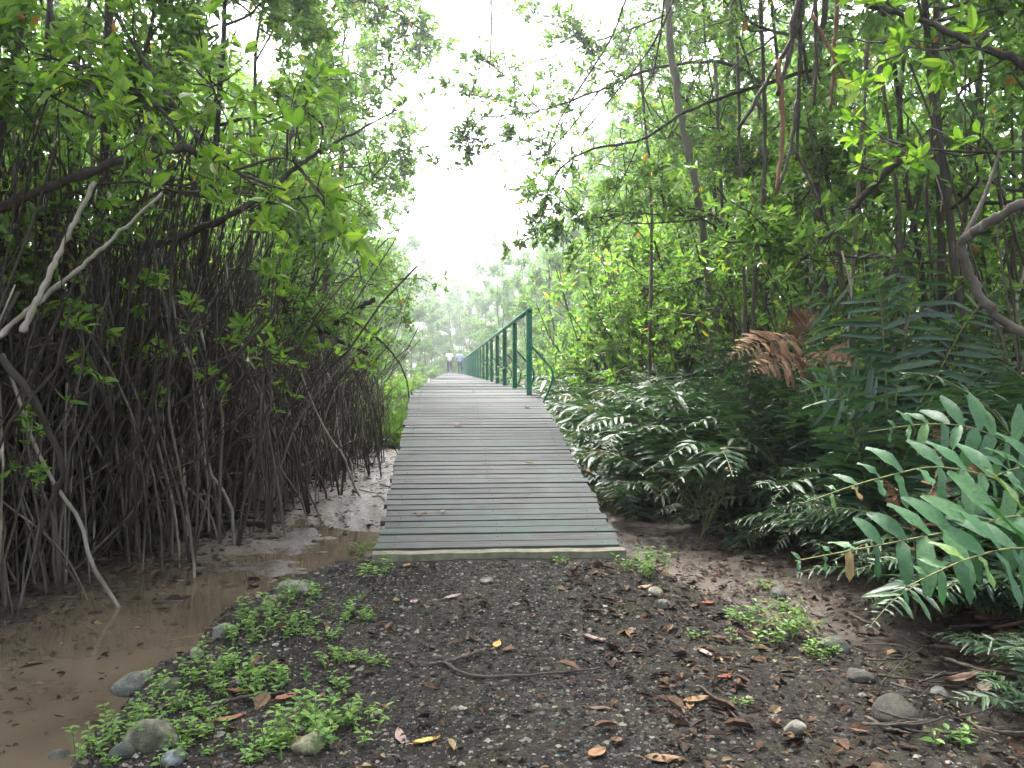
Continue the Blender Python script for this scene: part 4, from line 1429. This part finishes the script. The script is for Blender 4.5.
# overhanging leafy boughs reaching into the sky gap
limb('branch', [W(765, 85, 11.5), W(720, 62, 11.2), W(650, 70, 11), W(600, 90, 11), W(540, 110, 11), W(480, 118, 11)], .03, .008, 'bark', 'leafy bough reaching left across the sky gap', 'branch',
     [('bark', .012, .005, [W(600, 90, 11), W(560, 140, 11), W(530, 165, 11)]), ('bark', .012, .005, [W(620, 80, 11), W(590, 50, 11), W(560, 25, 11)]), ('bark', .01, .004, [W(540, 110, 11), W(510, 80, 11), W(485, 60, 11)]), ('bark', .01, .004, [W(540, 110, 11), W(500, 135, 11), W(462, 140, 11)]), ('bark', .01, .004, [W(560, 108, 11), W(500, 100, 11.3), W(455, 92, 11.5)])], tw=110, leafy=420, leafm='leaf', leafL=.10, seed=25)
limb('branch', [W(850, 60, 9.7), W(760, 85, 9.9), W(690, 110, 10), W(640, 140, 10), W(590, 150, 10), W(560, 170, 10), W(540, 210, 10)], .025, .008, 'dark_bark', 'drooping bough with hanging bare twig ends above the railing', 'branch',
     [('dark_bark', .010, .004, [W(575, 155, 10), W(550, 180, 10), W(545, 205, 10), W(520, 240, 10)]), ('dark_bark', .010, .004, [W(575, 155, 10), W(562, 190, 10), W(556, 230, 10)]), ('dark_bark', .01, .004, [W(640, 140, 10), W(622, 180, 10), W(590, 240, 10)]),
      ('dark_bark', .008, .004, [W(620, 130, 10), W(625, 170, 10), W(628, 220, 10)])], tw=60, leafy=190, leafm='leaf', leafL=.10, seed=26)
limb('branch', [W(280, -60, 13), W(340, -10, 13), W(390, 10, 13), W(430, 35, 13)], .03, .008, 'bark', 'leafy bough leaning over from the left at the top of the sky gap', 'branch', tw=50, leafy=130, leafm='leaf', seed=27)
limb('branch', [W(830, -60, 14), W(760, -20, 14), W(680, 10, 14), W(600, 40, 14), W(540, 60, 14), W(490, 66, 14)], .03, .006, 'bark', 'high leafy bough with fine twigs crossing the top of the sky gap', 'branch',
     [('bark', .01, .004, [W(600, 40, 14), W(560, 20, 14), W(520, 10, 14)]), ('bark', .01, .004, [W(640, 25, 14), W(590, 80, 14), W(560, 110, 14)])], tw=80, leafy=260, leafm='leaf', leafL=.10, seed=28)
for k, (ax, ay, bx, by, d) in enumerate([(735, -30, 745, 300, 10), (760, 0, 752, 330, 9), (868, 40, 850, 330, 8), (905, 40, 900, 330, 9), (940, 20, 950, 340, 10), (985, 30, 960, 380, 8), (1010, 60, 1000, 400, 9), (820, 140, 845, 330, 9), (640, 60, 650, 340, 11),
                                         (880, 60, 905, 330, 7.5), (715, 60, 735, 340, 11), (930, 130, 880, 320, 8)]):
    P = [W(ax, ay, d), W((ax + bx) / 2 + g0.uniform(-10, 10), (ay + by) / 2, d), W(bx, by, d)]
    e = P[2].copy()
    e.z = ghf(e.x, e.y) - .1
    limb('slender_trunk', P + [e], .012 + .012 * g0.random(), .022, 'bark' if k % 2 else 'root', f'thin upright trunk in the right forest, {ORD[k]} of the slender stems', 'tree trunk', seed=360 + k, k=6, n=22, group='slender stems in the right forest')


# ------------------------------------------------------------------ small plants on the gravel
def weed_template(seed, nst, h, leafL, rad):
    g = np.random.default_rng(seed)
    root = bpy.data.objects.new('small_weed', None)
    mb, ml = MB(), MB()
    for k in range(nst):
        az, r = g.uniform(0, 6.28), rad * math.sqrt(g.random())
        p = np.array([math.cos(az) * r, math.sin(az) * r, -.01])
        hh = h * g.uniform(.5, 1.1)
        q = p + np.array([g.normal(0, .3) * hh, g.normal(0, .3) * hh, hh])
        P = wander(g, p, q, 5, .006)
        tube(mb, P, np.linspace(.0028, .0014, 5), 4, cap=False)
        nl = g.integers(6, 10)
        u = np.linspace(.3, 1, nl) * 4
        i = np.minimum(u.astype(int), 3)
        f = (u - i)[:, None]
        pos = P[i] * (1 - f) + P[i + 1] * f
        a = np.arange(nl) * 2.4 + g.uniform(0, 6)
        d = np.stack([np.cos(a), np.sin(a), g.uniform(-.1, .45, nl)], -1)
        L = leafL * g.uniform(.6, 1.2, nl)
        leaves(ml, pos, d, np.array([[0, 0, 1.0]]) + g.normal(0, .2, (nl, 3)), L, L * .48)
    mb.build('stem', M['green_stem'], root)
    ml.build('foliage', M['weed'], root, False)
    return root


weeds = [weed_template(401 + i, n, h, l, r) for i, (n, h, l, r) in enumerate([(15, .13, .042, .15), (10, .10, .036, .12), (18, .15, .040, .19), (5, .08, .034, .06)])]
wl = [(270, 620, 2, 1.0), (300, 600, 0, .9), (345, 620, 1, .9), (250, 640, 0, .9), (300, 630, 1, .9), (325, 640, 3, 1), (340, 662, 1, .8), (195, 680, 2, .9), (235, 690, 0, .9), (285, 685, 1, 1.0), (270, 700, 3, 1.0), (150, 715, 2, .8), (130, 735, 1, 1.0),
      (105, 755, 0, .8), (330, 735, 2, 1.0), (300, 748, 0, .9), (350, 720, 1, .8), (265, 745, 1, .8), (225, 668, 3, 1), (380, 575, 1, 1.1), (365, 553, 0, .9), (560, 563, 3, .8), (640, 572, 2, .9), (650, 560, 0, .9), (770, 640, 2, 1.0), (800, 630, 2, .8), (745, 620, 1, .9),
      (785, 615, 0, .8), (820, 660, 1, .9), (945, 745, 3, 1.3), (760, 590, 1, .8), (700, 640, 3, .8), (740, 705, 3, .6), (215, 735, 3, 1.0), (180, 745, 1, .8), (390, 560, 3, 1)]
for k in range(26):
    wl.append((fr.uniform(110, 380), 0, 3, fr.uniform(.5, 1.0)))
    px = wl[-1][0]
    lo = 768 - (px - 100) * .72
    wl[-1] = (px, fr.uniform(max(lo, 590), 765), 3, wl[-1][3])
wn = 0
for px, py, t, s in wl:
    p = G(px, py)
    side = 'left gravel bank above the creek' if px < 356 else ('boardwalk sill' if px < 700 else 'leaf littered right bank')
    wn += 1
    lb = {22: 'tiny weed sprouting at the middle of the boardwalk sill', 30: 'little bright weed beside the big mossy rock'}.get(wn, None)
    if lb is None:
        lb = 'light green weed growing on the ' + side
    place_copy(weeds[t], p, fr.uniform(0, 6.28), s, lb, 'weed', 'weeds on the ' + side)

# grass by the deck on the left
def grass_strip(name, n, x0, x1, y0, y1, seed, label, hmax):
    g = np.random.default_rng(seed)
    y = y0 + (y1 - y0) * g.random(n) ** 1.6
    x = g.uniform(x0, x1, n)
    pos = np.stack([x, y, gh(x, y)], -1)
    d = np.stack([g.normal(0, .45, n), g.normal(0, .45, n), np.ones(n)], -1)
    L = hmax * g.uniform(.35, 1, n)
    mb = MB()
    leaves(mb, pos, d, rand_unit(n, g), L, L * .09 + .004, 0, .1, .35)
    tag(mb.build(name, M['grassy'], None, False), label, None, None, 'stuff')


grass_strip('grass', 9000, -2.0, -.55, 19, 62, 15, 'rank grass along the left edge of the boardwalk', .55)
grass_strip('undergrowth', 6000, 1.3, 2.4, 12.5, 50, 16, 'low grassy undergrowth beside the railing', .45)


# ------------------------------------------------------------------ stones
def stone(px, py, w, h, dp, label, tint=(1, 1, 1), rot=0, seed=0, sink=.36):
    p = G(px, py)
    g = np.random.default_rng(900 + seed)
    n1, n2 = 26, 18
    th = np.linspace(0, PI, n2)
    ph = np.arange(n1) / n1 * 2 * PI
    T, Ph = np.meshgrid(th, ph, indexing='ij')
    V = np.stack([np.sin(T) * np.cos(Ph), np.sin(T) * np.sin(Ph), np.cos(T)], -1)
    k = g.normal(0, 1, (5, 3)) * 1.6
    ps = g.uniform(0, 6, 5)
    rr = 1 + sum(.065 * np.sin((V * k[i]).sum(-1) + ps[i]) for i in range(5))
    for c in range(9):  # flattened faces
        nrm = unit(g.normal(0, 1, 3))
        dd = (V * rr[..., None] * nrm).sum(-1)
        rr = np.where(dd > .70, rr * (.70 + .2 * (dd - .70)) / dd, rr)
    V = V * rr[..., None] * np.array([w / 2, dp / 2, h / 2])
    q = []
    for i in range(n2 - 1):
        for j in range(n1):
            q.append([i * n1 + j, (i + 1) * n1 + j, (i + 1) * n1 + (j + 1) % n1, i * n1 + (j + 1) % n1])
    mb = MB()
    mb.add(V.reshape(-1, 3), q)
    o = mb.build('stone', M['stone'])
    o.location = (p.x, p.y, p.z + h * (.5 - sink))
    o.rotation_euler = (0, 0, rot)
    o.color = (*tint, 1)
    tag(o, label, 'stone', 'loose stones along the banks')


st = [(293, 592, .22, .12, .18, 'smooth pale grey stone at the creek edge nearest the boardwalk', (1.1, 1.1, 1.1)), (225, 637, .17, .12, .15, 'rounded grey stone at the waterline below the weeds', (1.1, 1.1, 1.05)),
      (196, 656, .08, .06, .07, 'small pale stone just below the rounded grey stone', (1.2, 1.15, 1.1)), (137, 690, .23, .15, .2, 'large angular blue grey stone standing in the muddy water', (.7, .78, .75)),
      (155, 745, .20, .16, .2, 'mossy greenish stone half covered by weeds on the left bank', (.7, .72, .5)), (170, 690, .12, .08, .1, 'small mossy stone among the leaves on the left bank', (.7, .75, .55)),
      (310, 752, .14, .10, .12, 'yellowish stone poking out of the weeds at the bottom', (1.1, 1.1, .7)), (125, 755, .11, .08, .1, 'dark wet stone beside the mossy greenish stone', (.45, .5, .5)), (175, 764, .10, .07, .1, 'bluish stone at the bottom edge of the left bank', (.8, .9, 1.1)),
      (278, 602, .12, .07, .1, 'small tan stone hidden behind the creek edge weeds', (1.1, .95, .75)), (488, 582, .11, .04, .09, 'flat grey stone embedded in the gravel near the sill', (.75, .75, .75)), (656, 596, .11, .08, .1, 'tan rounded stone right of the boardwalk corner', (1.1, 1.05, .85)),
      (664, 608, .11, .07, .08, 'light grey oval stone in front of the tan rounded stone', (1.15, 1.15, 1.15)), (778, 598, .17, .12, .14, 'blue grey stone on the right bank beside the mud', (.65, .68, .68)), (795, 733, .09, .07, .08, 'light egg shaped stone on the right gravel edge', (1.2, 1.15, 1.05)),
      (898, 722, .27, .15, .20, 'big mossy brown rock on the right bank', (.19, .17, .09)), (835, 650, .18, .12, .16, 'dark stone behind the right bank weeds', (.4, .42, .38)), (60, 765, .14, .09, .1, 'dark stone lying in the shallow water at the lower left', (.4, .43, .42)), (940, 700, .12, .1, .1, 'grey slaty stone behind the big mossy rock', (.5, .52, .55)),
      (590, 632, .04, .025, .03, 'tiny grey pebble near the middle of the gravel', (1, 1, 1)), (860, 680, .14, .09, .12, 'low dark stone sunk in the leaf litter', (.4, .38, .33))]
for k, a in enumerate(st):
    stone(*a[:6], tint=a[6], rot=k * 1.1, seed=k)


# ------------------------------------------------------------------ sticks and fallen leaves
def stick(pts, r, label, m='twig', seed=0, lift=.008, forks=None, name='stick', group=None):
    P = [G(x, y) + Vector((0, 0, r + lift)) for x, y in pts]
    return limb(name, P, r, r * .6, m, label, 'stick', seed=700 + seed, k=6, n=18, group=group)


stick([(482, 655), (455, 664), (428, 671)], .010, 'short straight dark stick on the gravel', seed=1)
stick([(445, 668), (470, 679), (520, 681), (585, 676), (600, 672)], .008, 'long curved dark stick on the gravel beside the short one', seed=2)
stick([(183, 606), (153, 605)], .016, 'black stick floating in the muddy water', seed=3, m='dark_bark')
stick([(170, 562), (180, 566), (195, 569)], .012, 'slanted black stick lying on the mud', seed=4, m='dark_bark')
stick([(20, 578), (55, 580), (95, 583)], .018, 'dark log lying in the mud below the roots', seed=5, m='dark_bark')
stick([(150, 522), (200, 518), (232, 520)], .022, 'dark root log at the foot of the left thicket', seed=6, m='dark_bark')
stick([(62, 600), (90, 602), (60, 606)], .01, 'short dark twig on the wet mud near the left edge', seed=7, m='dark_bark')
stick([(230, 705), (260, 700), (285, 697)], .010, 'dark stick among the weeds on the left bank', seed=8)
stick([(700, 690), (730, 715), (745, 740)], .006, 'thin dark twig in the leaf litter on the right', seed=9)
stick([(862, 650), (903, 652), (906, 662), (880, 694)], .005, 'bent twig looping over the right leaf litter', m='bark', seed=10, lift=.03)
sk = [(920, 640, 990, 655), (930, 655, 1010, 650), (940, 670, 1015, 680), (925, 690, 1000, 676), (950, 640, 1020, 632), (935, 662, 1005, 668), (850, 630, 880, 640), (945, 682, 1020, 698)]
for k in range(26):
    a, b = fr.uniform(860, 1000), fr.uniform(635, 760)
    sk.append((a, b, a + fr.uniform(20, 70), b + fr.uniform(-22, 22)))
for k, (a, b, c, d) in enumerate(sk):
    stick([(a, b), ((a + c) / 2, (b + d) / 2 + 3), (c, d)], .012 if k < 8 else .006, 'dark rotting stick in the pile beneath the big glossy fern', seed=20 + k, lift=.02 + .012 * (k % 8), m='dark_bark', group='dark sticks beneath the big glossy fern')
for k in range(22):
    x = g0.uniform(10, 390)
    y = g0.uniform(450, 600) if x < 250 else g0.uniform(435, 500)
    l = g0.uniform(8, 40)
    stick([(x, y), (x + l / 2, y + g0.normal(0, 3)), (x + l, y + g0.normal(0, 4))], g0.uniform(.005, .012), 'small dark twig stranded on the creek mud', seed=40 + k, m='dark_bark', group='small twigs on the creek mud')
for k in range(26):  # crooked root knees at the thicket foot
    y = 6.8 + 9 * g0.random()
    xe = np.interp(y, [6, 7.5, 9.5, 14, 20], [-3.3, -2.9, -2.05, -1.8, -1.7])
    x = xe + g0.uniform(-.5, .15)
    l = g0.uniform(.3, .9)
    a = g0.uniform(-.6, .6)
    P = []
    for j in range(4):
        xx, yy = x - l * j / 3 * math.cos(a), y + l * j / 3 * math.sin(a)
        P.append(Vector((xx, yy, ghf(xx, yy) + [.0, .05, .03, .12][j])))
    limb('surface_root', P, .018, .028, 'dark_bark', 'dark root creeping over the mud at the foot of the left thicket', 'root', seed=800 + k, k=6, n=14, group='roots creeping over the creek mud')


def fallen_leaf(px, py, L, wd, rot, m, label, seed, curl=.25, group='fallen leaves'):
    p = G(px, py)
    g = np.random.default_rng(1200 + seed)
    nu, nv = 9, 5
    u = np.linspace(0, 1, nu)
    prof = np.sin(np.clip(u * 1.02, 0, 1) * PI) ** .75 * (1 - .25 * u)
    V = []
    for i in range(nu):
        for j in range(nv):
            v = (j / (nv - 1) - .5)
            V.append([(u[i] - .5) * L, v * wd * prof[i], abs(v) ** 1.5 * wd * curl * 2 + curl * L * .35 * (u[i] - .45) ** 2 * (1 + .6 * math.sin(seed)) + g.normal(0, .0015)])
    q = [[i * nv + j, (i + 1) * nv + j, (i + 1) * nv + j + 1, i * nv + j + 1] for i in range(nu - 1) for j in range(nv - 1)]
    mb = MB()
    mb.add(V, q)
    tube(mb, np.array([[-L * .5, 0, .003], [-L * .62, .004, .006], [-L * .72, .012, .002]]), .0018, 4)
    o = mb.build('fallen_leaf', M[m])
    md = o.modifiers.new('thickness', 'SOLIDIFY')
    md.thickness = .0012
    o.location = (p.x, p.y, p.z + .006)
    o.rotation_euler = (g.normal(0, .12), g.normal(0, .12), rot)
    tag(o, label, 'leaf', group)


fl = [(427, 745, .11, .05, .4, 'leaf_yellow', 'curled yellow fallen leaf at the bottom of the gravel'), (400, 742, .11, .05, 1.8, 'leaf_pink', 'greyish curled leaf just left of the yellow leaf'), (497, 647, .08, .045, 1.2, 'leaf_yellow', 'tan leaf above the curved stick'),
      (597, 643, .16, .06, .1, 'leaf_pink', 'large pale pinkish leaf on the right half of the gravel'), (597, 757, .10, .06, .8, 'leaf_tan', 'rusty leaf near the bottom middle of the gravel'), (617, 745, .09, .05, 1.4, 'leaf_brown', 'dark brown leaf beside the rusty leaf'),
      (665, 764, .14, .05, -.2, 'leaf_tan', 'long tan leaf at the bottom edge'), (696, 703, .13, .06, .3, 'leaf_tan', 'tan leaf lying flat in the right litter'), (453, 599, .10, .045, .1, 'leaf_pink', 'pale lilac grey leaf near the boardwalk sill'), (414, 604, .06, .05, 2.0, 'leaf_pink', 'small greyish leaf left of the lilac grey leaf'),
      (407, 567, .07, .05, 1.2, 'leaf_tan', 'orange tan leaf against the left weeds by the sill'), (240, 694, .12, .06, .3, 'leaf_red', 'orange brown leaf among the left bank weeds'), (287, 700, .14, .045, .9, 'leaf_red', 'long rusty leaf below the left bank weeds'), (230, 722, .13, .045, .7, 'leaf_red', 'rusty leaf pointing at the mossy greenish stone'),
      (300, 718, .12, .05, 1.1, 'leaf_brown', 'brown curled leaf beside the bottom weeds'), (724, 433, .11, .05, 1.2, 'leaf_tan', None), (645, 590, .10, .05, .1, 'leaf_tan', 'tan leaf beside the rounded stones'), (708, 606, .10, .05, .3, 'leaf_red', 'rust coloured leaf below the right weeds'),
      (990, 655, .30, .10, .1, 'leaf_brown', 'big brown leaf under the fern at the right edge'), (1005, 638, .26, .09, .3, 'leaf_tan', 'big reddish leaf on top of the stick pile'), (985, 690, .22, .08, .9, 'leaf_pink', 'large grey dry leaf at the lower right corner'), (725, 680, .10, .05, .6, 'leaf_red', 'reddish leaf in the middle of the right litter'),
      (668, 690, .09, .04, .2, 'leaf_brown', 'dark leaf at the right edge of the bare gravel'), (600, 712, .11, .03, -.4, 'leaf_brown', 'narrow dark leaf right of the curved stick'), (705, 655, .1, .05, 2, 'leaf_pink', 'pale leaf curled in the litter near the right weeds'), (690, 708, .1, .04, 1.2, 'leaf_tan', 'tan leaf standing on edge in the litter')]
for k, a in enumerate(fl):
    if a[6]:
        fallen_leaf(*a, seed=k)


for k in range(10):
    fallen_leaf(955 + 75 * fr.random(), 605 + 110 * fr.random(), fr.uniform(.14, .25), fr.uniform(.05, .09), fr.uniform(0, 6), ['leaf_brown', 'leaf_brown', 'leaf_red', 'leaf_brown'][k % 4],
                'large withered leaf in the heap under the fern at the right edge', 100 + k, .5, 'large withered leaves at the right edge')
    o = COL.objects[-1]
    o.location.z += fr.uniform(.0, .14)
    o.rotation_euler.x += fr.uniform(-.6, .6)
    o.rotation_euler.y += fr.uniform(-.5, .5)


for k, (x, y, L, m, lb) in enumerate([(-.22, 6.55, .10, 'leaf_brown', 'dark curled leaf on the left side of the boardwalk ramp'), (-.05, 6.6, .07, 'leaf_tan', 'small tan leaf on the boardwalk ramp beside the dark curled leaf'),
                                     (.75, 7.9, .09, 'leaf_yellow', 'pale yellow leaf on the right half of the boardwalk ramp'), (.1, 9.4, .11, 'leaf_tan', 'tan leaf halfway up the boardwalk ramp'),
                                     (.95, 10.3, .11, 'leaf_brown', 'brown leaf near the first railing post')]):
    fallen_leaf(420, 700, L, L * .45, k * 1.3, m, lb, 160 + k, group='leaves on the boardwalk')
    o = COL.objects[-1]
    o.location = (x, y, float(deck_z(y)) + .012)
    o.rotation_euler.x += .17


# gravel and litter as stuff
def gravel(n, seed):
    g = np.random.default_rng(seed)
    y = 2.3 + 4.4 * g.random(n) ** 1.15
    x = g.uniform(-1.75, 2.9, n)
    b = bank_mask(x, y)
    keep = g.random(n) < b * np.where(x > 1.0, .45, 1)
    keep &= ~((y > 5.7) & (x > DX0) & (x < DX1))
    x, y = x[keep], y[keep]
    n = len(x)
    r = g.lognormal(math.log(.0047), .5, n).clip(.0025, .018)
    base = np.array([[1, 0, 0], [0, 1, 0], [-1, 0, 0], [0, -1, 0], [0, 0, .75], [0, 0, -.6], [.68, .68, .35], [-.68, .68, .3], [-.68, -.68, .35], [.68, -.68, .3]])
    tr = np.array([[0, 6, 4], [6, 1, 4], [1, 7, 4], [7, 2, 4], [2, 8, 4], [8, 3, 4], [3, 9, 4], [9, 0, 4], [0, 9, 5], [9, 3, 5], [3, 8, 5], [8, 2, 5], [2, 7, 5], [7, 1, 5], [1, 6, 5], [6, 0, 5]])
    V = base[None] * (1 + g.normal(0, .16, (n, 10, 1))) * r[:, None, None] * g.uniform(.7, 1.3, (n, 1, 3))
    a = g.uniform(0, 6.28, n)
    c, s = np.cos(a)[:, None], np.sin(a)[:, None]
    V = np.stack([V[..., 0] * c - V[..., 1] * s, V[..., 0] * s + V[..., 1] * c, V[..., 2]], -1)
    V += np.stack([x, y, gh(x, y) + r * .0], -1)[:, None]
    mb = MB()
    mb.add(V.reshape(-1, 3), None, (tr[None] + (np.arange(n) * 10)[:, None, None]).reshape(-1, 3))
    tag(mb.build('gravel', M['gravel'], None, False), 'dark loose gravel of the path', None, None, 'stuff')


gravel(80000, 21)


def litter(n, seed):
    g = np.random.default_rng(seed)
    y = 2.4 + 6.5 * g.random(n) ** 1.1
    x = np.where(g.random(n) < .80, g.uniform(.75, 4.4, n), g.uniform(-1.6, 1.4, n))
    keep = ~((y > 5.65) & (x > DX0 - .1) & (x < DX1 + .1)) & (g.random(n) < .12 + bank_mask(x, y) + .8 * sstep(1.6, 2.2, x))
    x, y = x[keep], y[keep]
    n = len(x)
    pos = np.stack([x, y, gh(x, y) + g.uniform(.004, .02, n)], -1)
    a = g.uniform(0, 6.28, n)
    d = np.stack([np.cos(a), np.sin(a), g.normal(0, .2, n)], -1)
    L = g.lognormal(math.log(.04), .45, n).clip(.012, .13)
    mb = MB()
    leaves(mb, pos, d, np.array([[0, 0, 1.0]]) + g.normal(0, .3, (n, 3)), L, L * g.uniform(.25, .6, n), 0, .25, .12)
    tag(mb.build('leaf_litter', M['litter'], None, False), 'small brown dead leaves littering the gravel and right bank', None, None, 'stuff')


litter(8500, 22)


def mud_debris(n, seed):
    g = np.random.default_rng(seed)
    y = 4.0 + 14 * g.random(n) ** 1.3
    x = np.interp(y, [4, 7, 9.5, 14, 20], [-3.6, -3.2, -2.4, -2.1, -2.0]) + np.abs(g.normal(0, .8, n)) - .3
    keep = (bank_mask(x, y) < .3) & (x < np.where(y > 6, -.55, 0))
    x, y = x[keep], y[keep]
    n = len(x)
    pos = np.stack([x, y, np.maximum(gh(x, y), -.352) + .004], -1)
    a = g.uniform(0, 6.28, n)
    d = np.stack([np.cos(a), np.sin(a), g.normal(0, .12, n)], -1)
    L = g.lognormal(math.log(.035), .6, n).clip(.01, .16)
    mb = MB()
    leaves(mb, pos, d, np.array([[0, 0, 1.0]]) + g.normal(0, .4, (n, 3)), L, L * g.uniform(.12, .5, n), 0, .3, .1)
    tag(mb.build('mud_debris', M['litter'], None, False), 'dark bits of bark and rotten leaf on the creek mud', None, None, 'stuff')


mud_debris(5000, 23)

# ------------------------------------------------------------------ haze
mb = MB()
box(mb, (0, 124, 11), (190, 280, 26))
hz = mb.build('haze', [], None, False)
m, nt, out = mat('humid_air')
pv = N(nt, 'ShaderNodeVolumePrincipled')
pv.inputs['Color'].default_value = (.93, .97, 1, 1)
pv.inputs['Density'].default_value = .0036
pv.inputs['Anisotropy'].default_value = .86
nt.links.new(pv.outputs[0], out.inputs['Volume'])
hz.data.materials.append(m)
tag(hz, None, None, None, 'stuff')

# ------------------------------------------------------------------ light
SUN_EL, SUN_AZ = R(62), R(-18)      # azimuth from +Y towards -X
w = bpy.data.worlds.new('World')
S.world = w
w.use_nodes = True
nt = w.node_tree
bg = nt.nodes['Background']
sky = nt.nodes.new('ShaderNodeTexSky')
sky.sky_type = 'NISHITA'
sky.sun_disc = False
sky.sun_elevation = SUN_EL
sky.sun_rotation = SUN_AZ
sky.dust_density = 6
sky.air_density = 1.0
hsv = nt.nodes.new('ShaderNodeHueSaturation')
hsv.inputs['Saturation'].default_value = .5
nt.links.new(sky.outputs[0], hsv.inputs['Color'])
nt.links.new(hsv.outputs[0], bg.inputs[0])
bg.inputs[1].default_value = .15
sl = bpy.data.lights.new('sun', 'SUN')
sl.energy = 1.5
sl.angle = R(10)
sl.color = (1, .985, .95)
so = bpy.data.objects.new('sun', sl)
COL.objects.link(so)
dirv = Vector((math.sin(SUN_AZ) * math.cos(SUN_EL), math.cos(SUN_AZ) * math.cos(SUN_EL), math.sin(SUN_EL)))
so.rotation_euler = dirv.to_track_quat('Z', 'Y').to_euler()

S.view_settings.view_transform = 'Standard'
S.view_settings.look = 'None'
S.view_settings.exposure = 3.2
S.view_settings.gamma = 1
c = S.cycles
c.max_bounces = 6
c.diffuse_bounces = 3
c.glossy_bounces = 2
c.transmission_bounces = 4
c.volume_bounces = 0
c.transparent_max_bounces = 4
c.use_denoising = True
c.use_adaptive_sampling = True
c.adaptive_threshold = .03
c.caustics_reflective = c.caustics_refractive = False
